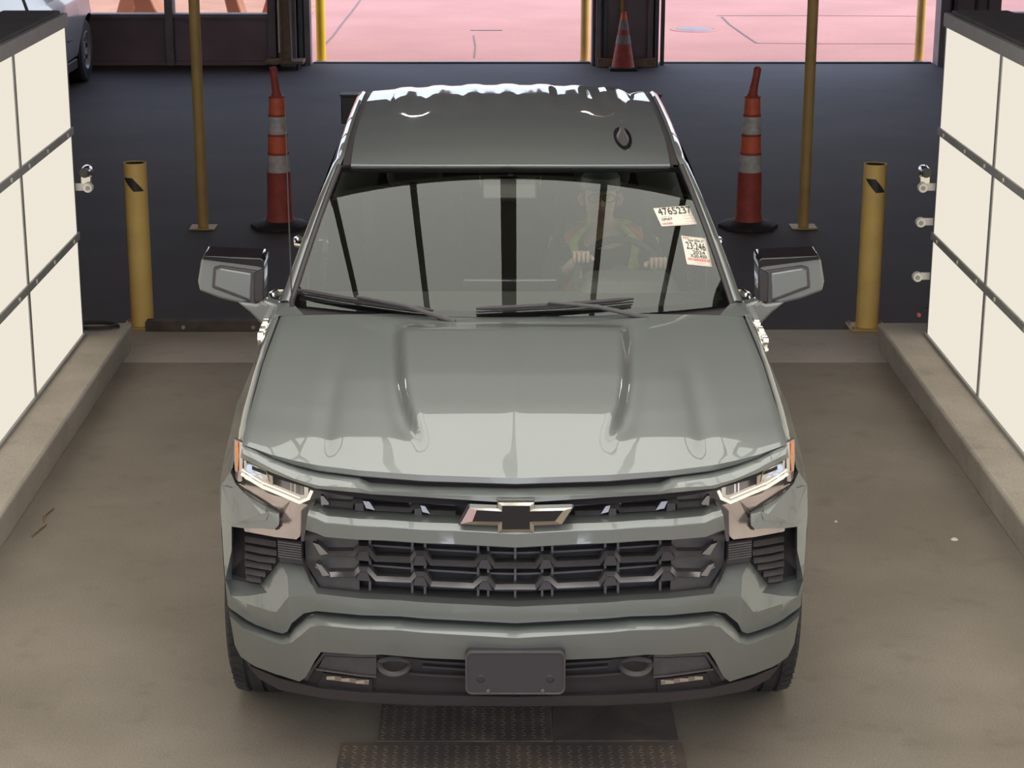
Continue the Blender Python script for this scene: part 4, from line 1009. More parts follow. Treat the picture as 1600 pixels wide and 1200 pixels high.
# ---------------------------------------------------------------- truck body sides
AX1 = (1.0, 0.417); AX2 = (4.73, 0.417); AR = 0.475
def topz(y): return interp(y, [(.40, 1.150), (.55, 1.168), (.7, 1.196), (1.0, 1.250), (1.2, 1.292), (1.43, 1.328), (1.6, 1.33), (1.9, 1.30), (2.2, 1.285), (4.0, 1.285), (5.8, 1.30)])
def arch(y):
    z = 0.40
    for cy, cz in (AX1, AX2):
        d = AR*AR - (y-cy)**2
        if d > 0: z = max(z, cz + sqrt(d))
    return z
INV = sorted((b, a) for a, b in AT)
def invA(v): return interp(v, INV)
def wy(y):   # plan narrowing at the nose
    return interp(y, [(.38, -.06), (.45, -.045), (.5, -.03), (.6, -.012), (.75, 0), (1.43, 0), (5.4, 0), (5.8, -.03)])
def xprof(dz):
    return interp(dz, [(0, .916), (.006, .928), (.02, .941), (.045, .953), (.09, .965), (.16, .981), (.24, .998), (.32, 1.014), (.5, 1.010), (.9, .975)])
def side_rows(y0, y1, step=.04):
    ys = []; y = y0
    while y < y1 - 1e-6: ys.append(y); y += step
    ys.append(y1)
    for cy, _ in (AX1, AX2):
        for k in range(25):
            v = cy - AR * cos(pi*k/24)
            if y0 < v < y1: ys.append(v)
    ys = sorted(set(round(v, 4) for v in ys))
    rows = []
    dzs = [0, .006, .02, .045, .09, .16, .24, .32]
    for y in ys:
        zt = topz(y); zb = arch(y); r = []
        fl = 0
        for cy, cz in (AX1, AX2):
            fl = max(fl, math.exp(-((y-cy)/.42)**4))
        zs = [zt - d for d in dzs if zt - d > zb + .01]
        m0 = zs[-1]; zs += [m0 + (zb - m0)*k/5 for k in range(1, 6)]
        while len(zs) < 13: zs.insert(-1, (zs[-1] + zs[-2]) / 2)
        zs = sorted(zs, reverse=True)
        for z in zs:
            d = zt - z
            x = xprof(d) + (hood_w(y) + .005 - .916)*(1 - sm(d, 0, .13))*(1 - sm(y, 1.6, 2.0)) + wy(y)*.3 + (0.036 * fl * sm(d, .12, .26) )
            x = min(x, invA(y - interp(z, BT)) - .004)
            r.append((x, y, z))
        # return lip
        r.append((x - .05, y, zs[-1] + .005))
        rows.append(r)
    return rows
def side_part(name, y0, y1):
    rows = side_rows(y0, y1)
    for s in (1, -1):
        obj(name, MB().grid([[(s*x, y, z) for x, y, z in r] for r in rows]), M['paint'], TR, ang=40)
side_part('fender', .43, 1.44)
side_part('cowl_panel', 1.446, 1.60)
side_part('front_door', 1.606, 2.74)
side_part('rear_door', 2.746, 3.90)
side_part('bed_side', 3.95, 5.80)
for s in (1, -1):
    obj('inner_fender', MB().box(*sorted((s*.60, s*.905)), .62, 1.42, .95, 1.12), M['tape'], TR)
    mb = MB(); mb.grid([[(s*(hood_w(y)-.006), y, topz(y)-.02), (s*(hood_w(y)+.012), y, topz(y)-.012)] for y in [.43+.05*i for i in range(21)]])
    obj('hood_gap', mb, M['tape'], TR)
    # fender nose plate joining lamp and fender
# chrome lettering standing on the fenders
for s in (1, -1):
    lt = []
    zt = 1.18
    o = text('side_lettering', 'SILVERADO', 0.082, (s*(.975), 1.42 if s > 0 else 1.90, zt), (0, 1, 0) if s > 0 else (0, -1, 0), (0, 0, 1), M['chrome'], TR, ext=0.010, label='raised chrome lettering', sx=0.95, offset=0.002)

# cowl, windshield, pillars, roof ------------------------------------------------
def ws_base(x): a = abs(x); return (x, 1.375 + .20*(a/.86)**2.2, 1.335 - .0*a)
def ws_top(x): a = abs(x); return (x, 2.12 + .10*(a/.71)**2.2, 1.782 - .018*(a/.71)**2)
def ws_pt(u, t, inset=0.0):
    """u -1..1 across, t 0 base .. 1 top"""
    b = ws_base(u*.855); p = ws_top(u*.705)
    x = b[0] + (p[0]-b[0])*t; y = b[1] + (p[1]-b[1])*t; z = b[2] + (p[2]-b[2])*t
    bow = .022 * 4*t*(1-t)
    n = Vector((0, -.52, .85))
    q = Vector((x, y, z)) + n*(bow - inset)
    return tuple(q)
mb = MB()
mb.grid([[ws_pt(-1+2*i/40, j/24) for i in range(41)] for j in range(25)])
WS = obj('windshield', mb, M['ws'], TR, ang=None)
# black frit border : a band inside the glass
def frit(ta, tb, ua, ub, n=40):
    return MB().grid([[ws_pt(ua + (ub-ua)*i/n, ta(ua + (ub-ua)*i/n) if callable(ta) else ta, .006), ws_pt(ua + (ub-ua)*i/n, tb(ua + (ub-ua)*i/n) if callable(tb) else tb, .006)] for i in range(n+1)])
obj('shade_band', frit(.955, 1.0, -1, 1), M['gloss'], WS)
obj('shade_band', frit(0.0, .04, -1, 1), M['gloss'], WS)
for s in (1, -1):
    obj('shade_band', MB().grid([[ws_pt(s*.975, j/20, .006), ws_pt(s*1.0, j/20, .006)] for j in range(21)]), M['gloss'], WS)
    # black moulding between glass and pillar
    obj('glass_moulding', MB().tube([ws_pt(s*1.005, j/20, .0) for j in range(21)], .012, 8), M['black'], WS)
# roof
def roof_z(x, y):
    zc = interp(y, [(2.10, 1.782), (2.3, 1.822), (2.6, 1.853), (3.0, 1.875), (3.4, 1.885), (3.7, 1.886), (3.82, 1.880), (3.90, 1.862), (3.95, 1.83), (3.97, 1.79)])
    z = zc - .030*(abs(x)/.66)**2
    a = abs(x)
    rb = 0
    for c in (.0, .17, .34, .50):       # longitudinal ribs, strongest at the back
        rb += math.exp(-((a-c)/.045)**4)
    z += .007 * rb * sm(y, 2.9, 3.35) * (1 - sm(y, 3.90, 3.96))
    return z
def roof():
    ys = [2.125, 2.14, 2.18, 2.25, 2.35] + [2.45 + .07*i for i in range(17)] + [3.62, 3.68, 3.74, 3.79, 3.83, 3.87, 3.90, 3.93, 3.95, 3.97]
    rows = []
    for y in ys:
        w = interp(y, [(2.12, .660), (2.6, .668), (3.4, .668), (3.9, .655), (3.97, .64)])
        r = []
        for i in range(101):
            u = -1 + 2*i/100; x = u*w
            yy = y + (.085*(abs(u))**2.2) * (1 - sm(y, 2.12, 2.6))
            z = roof_z(x, yy)
            r.append((x, yy, z))
        rows.append(r)
    f = rows[0]; rows.insert(0, [(x, y-.004, z-.02) for x, y, z in f])
    return obj('roof', MB().grid(rows), M['paint'], TR, ang=45)
roof()
for s in (1, -1):
    # black ditch strip and roof rail / pillar sweep
    ys = [2.22 + .09*i for i in range(19)] + [3.88, 3.94]
    mb = MB(); mb.grid([[(s*(.664), y, roof_z(.66, y)-.006), (s*.695, y, roof_z(.66, y)-.008)] for y in ys])
    obj('roof_ditch', mb, M['black'], TR)
    # A pillar continuing as the roof rail
    sec = []
    for j in range(17):
        t = j/16; b = ws_pt(s*1.0, t)
        k = 1 - t
        w = .030 + .048*k*0 + .022
        ox = s*(.055 - .015*t)
        sec.append([(b[0], b[1]+.004, b[2]+.002), (b[0]+ox*.35, b[1]+.012, b[2]+.014), (b[0]+ox*.8, b[1]+.03, b[2]+.006), (b[0]+ox*1.05, b[1]+.05, b[2]-.02), (b[0]+ox*1.0, b[1]+.09, b[2]-.05)])
    for y in [2.30 + .10*i for i in range(17)]:
        z = roof_z(.66, y); w = interp(y, [(2.3, 1), (3.6, 1), (3.95, .9)])
        x0 = .694
        sec.append([(s*x0, y, z-.004), (s*(x0+.012), y, z+.002), (s*(x0+.032), y, z-.010), (s*(x0+.045), y, z-.035), (s*(x0+.05), y, z-.07)])
    obj('pillar_rail', MB().grid(sec), M['paint'], TR, ang=50)
    # side glass below the rail
    rows = []
    for i in range(14):
        y = 1.85 + (3.85-1.85)*i/13
        tf = max(0, min(1, (y-1.66)/(2.30-1.66)))
        zt = 1.36 + (roof_z(.66, max(2.3, y)) - .07 - 1.36)*tf if y < 2.3 else roof_z(.66, y) - .07
        xt = .905 + (.744-.905)*((zt-1.29)/(1.80-1.29))
        rows.append([(s*.915, y, 1.28), (s*((.915+xt)/2+.012), y, (1.28+zt)/2), (s*xt, y, zt)])
    obj('side_window', MB().grid(rows), M['sideglass'], TR)
    for y in (2.72, 3.82):
        zt = roof_z(.66, y) - .06
        obj('door_pillar', MB().prism([(s*.917, y-.05, 1.28), (s*.917, y+.05, 1.28), (s*.742, y+.04, zt), (s*.742, y-.04, zt)], (s*-.03, 0, 0)), M['gloss'], TR)
    for y, x in ((2.52, 1.0), (3.66, 1.0)):
        h = obj('door_handle', MB().tube([(s*(x-.03), y-.10, 1.13), (s*(x+.03), y-.075, 1.135), (s*(x+.042), y, 1.137), (s*(x+.03), y+.075, 1.135), (s*(x-.03), y+.10, 1.13)], [.014, .017, .018, .017, .014], 10), M['chrome'], TR)
obj('belt_filler', MB().box(-.90, .90, 3.86, 3.95, .5, 1.30), M['paint'], TR)
obj('rear_cab_wall', MB().prism([(-.90, 3.93, 1.28), (.90, 3.93, 1.28), (.70, 3.95, 1.80), (-.70, 3.95, 1.80)], (0, .03, 0)), M['paint'], TR)
obj('rear_window', MB().prism([(-.66, 3.915, 1.36), (.66, 3.915, 1.36), (.56, 3.93, 1.70), (-.56, 3.93, 1.70)], (0, .008, 0)), M['gloss'], TR)
obj('bed_floor', MB().box(-.90, .90, 3.98, 5.76, .78, .82), M['black'], TR)
for s in (1, -1):
    obj('bed_inner_wall', MB().box(*sorted((s*.80, s*.90)), 3.98, 5.76, .80, 1.28), M['black'], TR)
    obj('bed_rail_cap', MB().box(*sorted((s*.79, s*.935)), 3.97, 5.80, 1.285, 1.305), M['black'], TR, bevel=.005)
    tl = obj('tail_lamp', MB().box(*sorted((s*.86, s*.955)), 5.76, 5.82, .95, 1.27), M['red_ink'], TR, bevel=.01)
tg = obj('tailgate', MB().box(-.85, .85, 5.76, 5.82, .72, 1.29), M['paint'], TR, bevel=.012)
obj('tailgate_handle', MB().box(-.12, .12, 5.82, 5.835, 1.10, 1.18), M['black'], tg, bevel=.004)
obj('rear_bumper', MB().box(-.95, .95, 5.80, 5.92, .48, .66), M['paint'], TR, bevel=.03)
# cowl grille between hood and glass
rows = []
for i in range(41):
    x = -.87 + 1.74*i/40
    b = ws_base(x)
    rows.append([(x, 1.40, 1.306), (x, b[1]-.02 if b[1] > 1.44 else 1.417, 1.31), (x, b[1]+.02, b[2]-.004)])
obj('cowl', MB().grid(rows), M['black'], TR)
for s in (1, -1):
    mb = MB().prism([(s*.80, 1.44, 1.325), (s*.905, 1.44, 1.322), (s*.915, 1.62, 1.325), (s*.865, 1.60, 1.338)], (0, 0, .006))
    obj('cowl_corner', mb, M['paint'], TR)
obj('firewall', MB().box(-.88, .88, 1.36, 1.44, .6, 1.30), M['tape'], TR)
obj('underbody', MB().box(-.80, .80, .55, 5.6, .36, .62), M['tape'], TR)
obj('cab_floor', MB().box(-.90, .90, 1.45, 3.9, .55, .62), M['interior'], TR)
obj('headliner', MB().grid([[(-.62, y, roof_z(.62, y)-.03), (0, y, roof_z(0, y)-.045), (.62, y, roof_z(.62, y)-.03)] for y in (2.2, 2.5, 2.9, 3.4, 3.85)]), M['dash'], TR)

# antenna mast, shark fin, high details
a = obj('radio_mast', MB().tube([(-0.837,1.4,1.391)] + [(-0.853,1.52,1.912)] + [(-0.855,1.54,2.089)], [.003, .0022, .002], 8), M['black'], TR)
b0 = [(-0.837,1.4,1.391)][0]
obj('mast_base', MB().lathe([(.010, -.02), (.010, -.004), (.007, .006), (.003, .02)], b0, 16), M['black'], a)
zf = roof_z(.48, 2.62)
rows = []
for i in range(11):
    t = i/10; y = 2.37 + .31*t
    w = .034*(sin(pi*min(1, t*1.0+.12))**.6); h = .055*interp(t, [(0, .05), (.25, .35), (.6, .8), (.85, 1.0), (1, .95)])
    zz = roof_z(.48, y) - .003
    rows.append([(.483 - w, y, zz), (.483 - w*.55, y, zz + h*.35), (.483 - .006, y, zz + h*.9), (.483 + .006, y, zz + h*.9), (.483 + w*.55, y, zz + h*.35), (.483 + w, y, zz)])
fin = obj('roof_antenna', MB().grid(rows), M['grey_plastic'], TR, ang=60)
obj('antenna_foot', MB().prism([(.483 + .038*cos(k*pi/10), 2.53 + .19*sin(k*pi/10), roof_z(.48, 2.53 + .19*sin(k*pi/10)) - .002) for k in range(20)], (0, 0, .006)), M['gloss'], fin)

# wipers -----------------------------------------------------------------------
def wiper(u0, t0, u1, t1, ua, ta):
    w = obj('wiper', MB().tube([ws_pt(u0 + (u1-u0)*k/10, t0 + (t1-t0)*k/10, -.026) for k in range(11)], [.006] + [.010]*9 + [.005], 6), M['black'], TR)
    obj('wiper_arm', MB().tube([ws_pt(ua, ta, -.02), ws_pt(ua + (u0*.55+u1*.45-ua)*.5, ta*.5 + (t0*.55+t1*.45)*.5 + .01, -.045), ws_pt(u0*.55+u1*.45, t0*.55+t1*.45, -.045)], [.011, .008, .006], 8), M['grey_plastic'], w)
    obj('wiper_blade', MB().tube([ws_pt(u0 + (u1-u0)*k/10, t0 + (t1-t0)*k/10, -.008) for k in range(11)], .0035, 5), M['tape'], w)
wiper(-.985, .065, -.35, .005, -.25, -.05)
wiper(-.16, .02, .55, .06, .60, -.05)

# mirrors --------------------------------------------------------------------------
def mirror(s):
    def Q(pts, y0): return [(s*abs(p[0]), p[1] + y0, p[2]) for p in pts]
    o_ = [(-1.233,1.78,1.461),(-1.217,1.78,1.479),(-0.994,1.78,1.469),(-0.981,1.78,1.451),(-0.989,1.78,1.288),(-1.01,1.78,1.272),(-1.046,1.78,1.277),(-1.16,1.78,1.306),(-1.243,1.78,1.338),(-1.249,1.78,1.377)]
    hs = obj('side_mirror', MB().prism(Q(o_, 0), (0, .13, .0)), M['paint'], TR, bevel=.014, seg=3)
    cap = [(-1.219,1.76,1.486),(-0.991,1.76,1.476),(-0.979,1.76,1.463),(-0.982,1.76,1.434),(-1.002,1.76,1.442),(-1.225,1.76,1.471)]
    obj('black_top_cap', MB().prism(Q(cap, 0), (0, .155, .006)), M['gloss'], hs, bevel=.004)
    band = [(-1.184,1.772,1.437),(-1.156,1.772,1.445),(-1.009,1.772,1.424),(-1.019,1.772,1.285),(-1.039,1.772,1.293),(-1.193,1.772,1.353)]
    obj('raised_panel', MB().prism(Q(band, 0), (0, .02, 0)), M['grey_plastic'], hs, bevel=.006)
    pnl = [(-1.173,1.764,1.431),(-1.153,1.764,1.436),(-1.032,1.764,1.415),(-1.038,1.764,1.303),(-1.181,1.764,1.36)]
    obj('raised_panel', MB().prism(Q(pnl, 0), (0, .02, 0)), M['paint'], hs, bevel=.007)
    inner = [(-1.024,1.765,1.415),(-0.985,1.765,1.433),(-0.987,1.765,1.297),(-1.026,1.765,1.292)]
    obj('inner_edge', MB().prism(Q(inner, 0), (0, .14, 0)), M['black'], hs, bevel=.006)
    arm = [(-1.091,1.74,1.303),(-1.015,1.74,1.293),(-0.984,1.74,1.309),(-0.921,1.74,1.288),(-0.925,1.74,1.23),(-0.967,1.74,1.203),(-0.995,1.74,1.209),(-1.042,1.74,1.261)]
    ar = obj('mirror_arm', MB().prism(Q(arm, 0), (0, .08, 0)), M['paint'], TR, bevel=.01)
    gl = [(-1.228,1.78,1.456),(-0.997,1.78,1.453),(-1.002,1.78,1.299),(-1.227,1.78,1.351)]
    obj('mirror_glass', MB().prism([(x, y + .131, z) for x, y, z in Q(gl, 0)], (0, .006, 0)), M['chrome'], hs)
    tr_ = [(-0.996,1.735,1.31),(-0.971,1.735,1.299),(-0.972,1.735,1.286),(-0.994,1.735,1.294)]
    obj('chrome_chip', MB().prism(Q(tr_, 0), (0, .01, 0)), M['chrome'], ar)
sided(mirror)

# wheels ------------------------------------------------------------------------
def wheel(s, cy, lab=None):
    prof = [(.26, -.255), (.35, -.262), (.383, -.25), (.400, -.225), (.403, -.19), (.394, -.188), (.394, -.178), (.404, -.176), (.404, -.13), (.395, -.128), (.395, -.118), (.404, -.116), (.403, -.075), (.394, -.073), (.394, -.063), (.400, -.061), (.383, -.015), (.35, 0), (.27, -.005)]
    t = obj('tyre', MB().lathe([(r*1.03, s*(1.030 + h)) for r, h in prof], (0, cy, .417), 64, 'x', caps=False), M['rubber'], TR, ang=20)
    mb = MB()
    for k in range(56):
        a = 2*pi*k/56
        for (h0, h1, tw) in ((-.055, -.012, .02), (-.245, -.20, -.02)):
            vs = []
            for hh, aa, rr in ((h0, a, .415), (h1, a + tw, .402), (h1, a + tw + .022, .402), (h0, a + .022, .415)):
                for r in (rr - .02, rr + .002):
                    vs.append((s*(1.030 + hh), cy + r*cos(aa), .417 + r*sin(aa)))
            mb.add(vs, [(0,2,3,1), (2,4,5,3), (4,6,7,5), (6,0,1,7), (1,3,5,7)])
    q = obj('tread_block', mb, M['rubber'], t); q['kind'] = 'stuff'
    obj('rim', MB().lathe([(0.0, s*(1.030-.05)), (.07, s*(1.030-.04)), (.08, s*(1.030-.07)), (.22, s*(1.030-.06)), (.26, s*(1.030-.012)), (.272, s*(1.030-.01))], (0, cy, .417), 48, 'x', caps=False), M['gun'], t)
for s in (1, -1):
    for cy in (AX1[0], AX2[0]): wheel(s, cy)
    for cy in (AX1[0], AX2[0]):
        obj('wheel_liner', MB().grid([[(s*xx, cy - .468*cos(pi*(k/24)), .417 + .468*sin(pi*(k/24))) for xx in (.55, .93)] for k in range(25)]), M['tape'], TR)

# cabin ------------------------------------------------------------------------
rows = []
for x in [-.86 + 1.72*i/24 for i in range(25)]:
    rows.append([(x, 1.46 + .12*abs(x)**2, 1.31), (x, 1.75, 1.285), (x, 2.02, 1.275), (x, 2.14, 1.25), (x, 2.18, 1.19), (x, 2.16, .8)])
obj('dashboard', MB().grid(rows), M['dash'], TR, ang=50)
obj('instrument_hood', MB().prism([(.27, 1.98, 1.26), (.71, 1.98, 1.26), (.66, 2.06, 1.325), (.32, 2.06, 1.325)], (0, .16, 0)), M['dash'], TR, bevel=.02)
obj('centre_screen', MB().box(-.20, .20, 2.15, 2.18, 1.10, 1.30), M['gloss'], TR, bevel=.01)
def seat(x):
    st = obj('seat', MB().box(x-.26, x+.26, 2.60, 3.15, .78, .92), M['interior'], TR, bevel=.04)
    obj('backrest', MB().prism([(x-.25, 3.05, .90), (x+.25, 3.05, .90), (x+.22, 3.28, 1.45), (x-.22, 3.28, 1.45)], (0, .12, 0)), M['interior'], st, bevel=.04)
    obj('headrest', MB().box(x-.13, x+.13, 3.27, 3.37, 1.47, 1.66), M['interior'], st, bevel=.04)
seat(.44); seat(-.44)
obj('rear_bench', MB().box(-.70, .70, 3.45, 3.60, .80, 1.40), M['interior'], TR, bevel=.04)
rm = obj('mirror_housing', MB().box(-.13, .13, 2.25, 2.29, 1.655, 1.73), M['gloss'], TR, bevel=.015)
obj('mirror_mount', MB().tube([(0, 2.27, 1.69), (0, 2.10, 1.755)], .012, 8), M['black'], rm)
obj('sensor_cover', MB().prism([(-.115, 2.03, 1.665), (.105, 2.03, 1.665), (.105, 2.12, 1.735), (-.115, 2.12, 1.735)], (0, .03, -.02)), M['grey_plastic'], rm, bevel=.008)
# steering wheel
sc_ = Vector((.47, 2.37, 1.235)); tl_ = radians(28)
def sw(a, r=.19): return sc_ + Vector((r*cos(a), r*sin(a)*sin(tl_), r*sin(a)*cos(tl_)))
swo = obj('steering_wheel', MB().tube([sw(i*2*pi/40) for i in range(40)], .016, 10, closed=True), M['black'], TR)
obj('wheel_hub', MB().lathe([(.0, -.03), (.06, -.025), (.07, .02)], tuple(sc_), 20, 'y'), M['dash'], swo)
for a in (0, pi, -pi/2):
    obj('wheel_spoke', MB().tube([sc_, sw(a, .18)], [.022, .014], 8), M['dash'], swo)
obj('steering_column', MB().tube([sc_ + Vector((0, -.01, 0)), (.47, 2.12, 1.12)], .03, 10), M['dash'], swo)

# stickers on the inside of the glass
def uv_of(px):   # find u,t on the windshield hit by a sight line is done beforehand; values below are glass coordinates
    return px
def sticker(name, corners, label, lines, grp='paper stickers inside the windshield'):
    A, B, Cc, D = [Vector(ws_pt(u, t, -.0015)) for u, t in corners]   # top-left, top-right, bottom-right, bottom-left
    n = (B-A).cross(D-A).normalized()
    if n.y > 0: n = -n
    mb = MB(); N = 6
    top = []; 
    rows = []
    for j in range(N+1):
        r = []
        for i in range(N+1):
            a = i/N; b_ = j/N
            u = (corners[0][0]*(1-a) + corners[1][0]*a)*(1-b_) + (corners[3][0]*(1-a) + corners[2][0]*a)*b_
            t = (corners[0][1]*(1-a) + corners[1][1]*a)*(1-b_) + (corners[3][1]*(1-a) + corners[2][1]*a)*b_
            r.append(ws_pt(u, t, -.0015))
        rows.append(r)
    mb.grid(rows)
    s = obj(name, mb, M['paper'], solid=.0006, ang=None)
    tag(s, label, 'sticker', grp)
    W_ = (B-A).length; H_ = (D-A).length
    R = (B-A).normalized()
    Dn = (D-A).normalized()
    for (txt, fx, fy, size, mm, sx_) in lines:
        org = A + (B-A)*fx + (D-A)*fy + n*.0030
        # sheared basis keeps the lines parallel to the paper's edges
        c = bpy.data.curves.new('t', 'FONT'); c.body = txt; c.size = size; c.extrude = .0003; c.offset = 0.0
        oo = bpy.data.objects.new('t', c); COL.objects.link(oo); bpy.context.view_layer.update()
        me = bpy.data.meshes.new_from_object(oo.evaluated_get(bpy.context.evaluated_depsgraph_get()))
        bpy.data.objects.remove(oo)
        for v in me.vertices:
            p = v.co.copy(); v.co = org + R*p.x*sx_ - Dn*p.y + n*p.z
        me.materials.clear(); me.materials.append(M[mm])
        q = bpy.data.objects.new('printed_text', me); COL.objects.link(q); q.parent = s
    return s, A, B, Cc, D, n
def bars_on(s, A, B, D, n, fx0, fx1, fy0, fy1, cnt, mm):
    mb = MB(); random.seed(3)
    for k in range(cnt):
        a = fx0 + (fx1-fx0)*k/cnt; b_ = a + (fx1-fx0)/cnt*random.uniform(.3, .8)
        q = [A + (B-A)*i + (D-A)*j + n*.0028 for i, j in ((a, fy0), (b_, fy0), (b_, fy1), (a, fy1))]
        mb.add(q, [(0, 1, 2, 3)])
    o = obj('barcode', mb, M[mm], s)
c1 = [(0.7570,0.6669),(0.9531,0.6772),(0.9648,0.5367),(0.7744,0.5340)]
s1 = sticker('windshield_sticker', c1, 'upper cream sticker inside the windshield reading 4765237', [
    ('4765237', .07, .42, .058, 'ink', .72), ('—————————', .30, .12, .008, 'red_ink', 1), ('GMAT', .07, .72, .020, 'ink', .9),
    ('—————', .05, .55, .012, 'red_ink', .8), ('————', .70, .58, .012, 'red_ink', 1), ('————', .70, .74, .012, 'red_ink', 1), ('————', .70, .90, .012, 'red_ink', 1)])
S_, A_, B_, C_, D_, n_ = s1
bars_on(S_, A_, B_, D_, n_, .05, .34, .84, .94, 16, 'red_ink')
c2 = [(0.8606,0.4653),(0.9836,0.4348),(0.9666,0.2414),(0.8476,0.2723)]
s2 = sticker('windshield_sticker', c2, 'lower cream sticker inside the windshield reading 23:246 and 2024', [
    ('June 2026 27', .24, .18, .017, 'ink', .72), ('EXT', .04, .12, .016, 'red_ink', .9), ('23:246', .10, .46, .056, 'ink', .54), ('2024', .32, .61, .026, 'ink', 1.0), ('X20,450', .20, .74, .025, 'ink', .80),
    ('—————', .30, .90, .010, 'red_ink', 1), ('————', .38, .95, .008, 'red_ink', 1)])
S_, A_, B_, C_, D_, n_ = s2
bars_on(S_, A_, B_, D_, n_, .06, .96, .77, .85, 30, 'red_ink')

# ---------------------------------------------------------------- the driver
def skinned(name, nodes, edges, m, parent, sub=2, root=0):
    me = bpy.data.meshes.new(name)
    me.from_pydata([n[0] for n in nodes], edges, []); me.update()
    o = bpy.data.objects.new(name, me); COL.objects.link(o)
    md = o.modifiers.new('skin', 'SKIN')
    for i, n in enumerate(nodes):
        sv = me.skin_vertices[0].data[i]; r = n[1]
        sv.radius = r if isinstance(r, tuple) else (r, r)
        sv.use_root = (i == root)
    md.use_smooth_shade = True
    ms = o.modifiers.new('sub', 'SUBSURF'); ms.levels = sub; ms.render_levels = sub
    bpy.context.view_layer.update()
    me2 = bpy.data.meshes.new_from_object(o.evaluated_get(bpy.context.evaluated_depsgraph_get()))
    bpy.data.objects.remove(o)
    for p in me2.polygons: p.use_smooth = True
    me2.materials.clear(); me2.materials.append(m)
    o = bpy.data.objects.new(name, me2); COL.objects.link(o); o.parent = parent
    return o
PX_ = .44
per = thing('person', 'driver in lime and red safety vest and cap behind the steering wheel', 'person', (0, 0, 0))
N = [((PX_, 2.98, .98), (.15, .11)), ((PX_, 2.95, 1.10), (.145, .105)), ((PX_-.01, 2.90, 1.24), (.185, .110)), ((PX_-.02, 2.86, 1.335), (.13, .08)), ((PX_-.03, 2.82, 1.41), .055),
     ((PX_-.035, 2.79, 1.45), (.06, .065)), ((PX_-.035, 2.76, 1.50), (.074, .085)), ((PX_-.035, 2.765, 1.57), (.076, .092)), ((PX_-.035, 2.78, 1.62), (.05, .06)),
     ((.255, 2.86, 1.315), .064), ((.185, 2.72, 1.14), .045), ((.255, 2.52, 1.26), .033), ((.29, 2.445, 1.31), .030),
     ((.60, 2.86, 1.315), .062), ((.69, 2.70, 1.14), .045), ((.655, 2.50, 1.24), .033), ((.64, 2.43, 1.285), .030),
     ((PX_-.09, 2.92, .95), .10), ((PX_-.12, 2.45, .98), .075), ((PX_-.13, 2.25, .68), .05), ((PX_+.09, 2.92, .95), .10), ((PX_+.13, 2.45, .98), .075), ((PX_+.13, 2.25, .68), .05)]
Ed = [(0,1),(1,2),(2,3),(3,4),(4,5),(5,6),(6,7),(7,8),(3,9),(9,10),(10,11),(11,12),(3,13),(13,14),(14,15),(15,16),(0,17),(17,18),(18,19),(0,20),(20,21),(21,22)]
NB = [(p, (tuple(v*.78 for v in r) if isinstance(r, tuple) else r*.8) if k in (0, 1, 2, 3, 9, 10, 11, 13, 14, 15, 17, 18, 20, 21) else r) for k, (p, r) in enumerate(N)]
body = skinned('body', NB, Ed, M['skin'], per)
def grow(r, g): return tuple(v + g for v in r) if isinstance(r, tuple) else r + g
idx = [0, 1, 2, 3, 9, 10, 11, 13, 14, 15]
mp = {k: i for i, k in enumerate(idx)}
skinned('shirt', [(N[k][0], grow(N[k][1], .012)) for k in idx], [(mp[a], mp[b]) for a, b in Ed if a in mp and b in mp], M['shirt'], per)
idx = [0, 17, 18, 19, 20, 21, 22]
mp = {k: i for i, k in enumerate(idx)}
skinned('trousers', [(N[k][0], grow(N[k][1], .012)) for k in idx], [(mp[a], mp[b]) for a, b in Ed if a in mp and b in mp], M['tan'], per)
# hands gripping the rim
def hand(s, c, d):
    c = Vector(c)
    skinned('hand', [((c.x, c.y+.03, c.z-.015), (.030, .020)), ((c.x, c.y-.005, c.z+.005), (.040, .018)), ((c.x, c.y-.03, c.z+.02), (.038, .014))], [(0,1),(1,2)], M['skin'], per)
    for k in range(4):
        ox = (k-1.5)*.019; L = (.032, .037, .035, .027)[k]
        a = c + Vector((ox, -.03, .02))
        skinned('finger', [(tuple(a), .009), (tuple(a + Vector((0, -L*.8, .006))), .0088), (tuple(a + Vector((0, -L*1.05, -.022))), .008), (tuple(a + Vector((0, -L*.7, -.042))), .007)], [(0,1),(1,2),(2,3)], M['skin'], per, sub=1)
    skinned('thumb', [((c.x + d*.03, c.y+.01, c.z-.005), .011), ((c.x + d*.052, c.y-.02, c.z-.004), .010), ((c.x + d*.05, c.y-.045, c.z-.012), .0085)], [(0,1),(1,2)], M['skin'], per, sub=1)
hand(-1, (.305, 2.44, 1.335), 1); hand(1, (.635, 2.43, 1.31), -1)
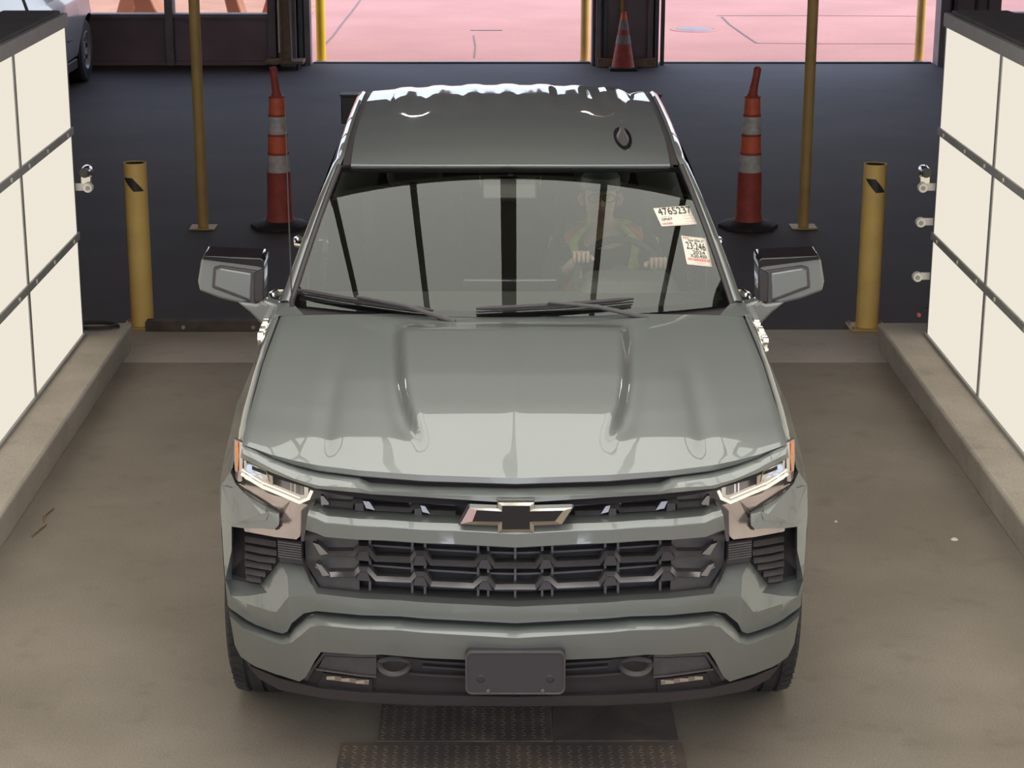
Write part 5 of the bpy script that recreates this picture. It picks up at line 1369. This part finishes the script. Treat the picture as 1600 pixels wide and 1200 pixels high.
# face, glasses, cap
hx, hy, hz = PX_-.035, 2.675, 1.52
obj('nose', MB().grid([[(hx-.008, hy+.012, hz+.025), (hx, hy-.002, hz+.025), (hx+.008, hy+.012, hz+.025)], [(hx-.015, hy+.012, hz-.012), (hx, hy-.020, hz-.008), (hx+.015, hy+.012, hz-.012)], [(hx-.012, hy+.012, hz-.018), (hx, hy+.002, hz-.02), (hx+.012, hy+.012, hz-.018)]]), M['skin'], per, ang=60)
obj('mouth', MB().tube([(hx-.022, hy+.010, hz-.043), (hx, hy+.006, hz-.042), (hx+.022, hy+.010, hz-.043)], [.002, .004, .002], 8), M['skin'], per)
for s in (1, -1):
    obj('eye', MB().lathe([(0.0, -.006), (.010, 0.0), (.012, .01)], (hx + s*.030, hy+.012, hz+.022), 14, 'y'), M['paper'], per)
    obj('ear', MB().tube([(hx + s*.080, hy+.09, hz+.025), (hx + s*.090, hy+.095, hz), (hx + s*.080, hy+.09, hz-.03)], [.010, .014, .008], 8), M['skin'], per)
    lens_ = [(hx + s*.032 + .026*cos(a), hy-.002, hz+.020 + .018*sin(a)) for a in [i*2*pi/20 for i in range(20)]]
    gl = obj('eyeglass_rim', MB().tube(lens_, .003, 6, closed=True), M['gloss'], per)
    obj('eyeglass_lens', MB().prism(lens_, (0, .001, 0)), M['lens'], gl)
obj('cap_crown', MB().lathe([(.086, 0.0), (.090, .02), (.085, .055), (.055, .085), (0.0, .094)], (hx, hy+.095, hz+.045), 24), M['vest_grey'], per)
obj('cap_peak', MB().prism([(hx + .075*cos(a), hy + .045 - .09*sin(a), hz+.052) for a in [pi*i/12 for i in range(13)]], (0, 0, .008)), M['vest_grey'], per, bevel=.002)
# vest : front panels and shoulders following the chest
def vest_strip(nm, a0, a1, mm, grow_=.0, z0=1.02, z1=1.40, taper=1.0):
    rows = []
    for j in range(10):
        z = z0 + (z1-z0)*j/9
        cy = 2.965 - (z-1.0)*.30
        rx = interp(z, [(1.0, .20), (1.15, .215), (1.25, .245), (1.32, .245), (1.36, .19), (1.42, .085)]) + grow_
        ry = interp(z, [(1.0, .135), (1.15, .135), (1.25, .135), (1.33, .11), (1.42, .075)]) + grow_
        r = []
        for i in range(9):
            a = radians(a0 + (a1-a0)*i/8 + (z-1.0)*taper)
            r.append((PX_ - .012 + rx*sin(a), cy - ry*cos(a), z))
        rows.append(r)
    return obj(nm, MB().grid(rows), mm, per, solid=.004, ang=60)
for s in (1, -1):
    vest_strip('vest_panel', s*22, s*100, M['vest'], 0, 1.0, 1.41, s*25)
    vest_strip('vest_red_tape', s*36, s*52, M['vest_red'], .005, 1.0, 1.40, s*25)
    vest_strip('vest_red_tape', s*72, s*86, M['vest_red'], .005, 1.0, 1.40, s*25)
    vest_strip('vest_silver_tape', s*52, s*72, M['vest_grey'], .004, 1.0, 1.40, s*25)
vest_strip('vest_back', 95, 265, M['vest'], 0, 1.0, 1.40, 0)
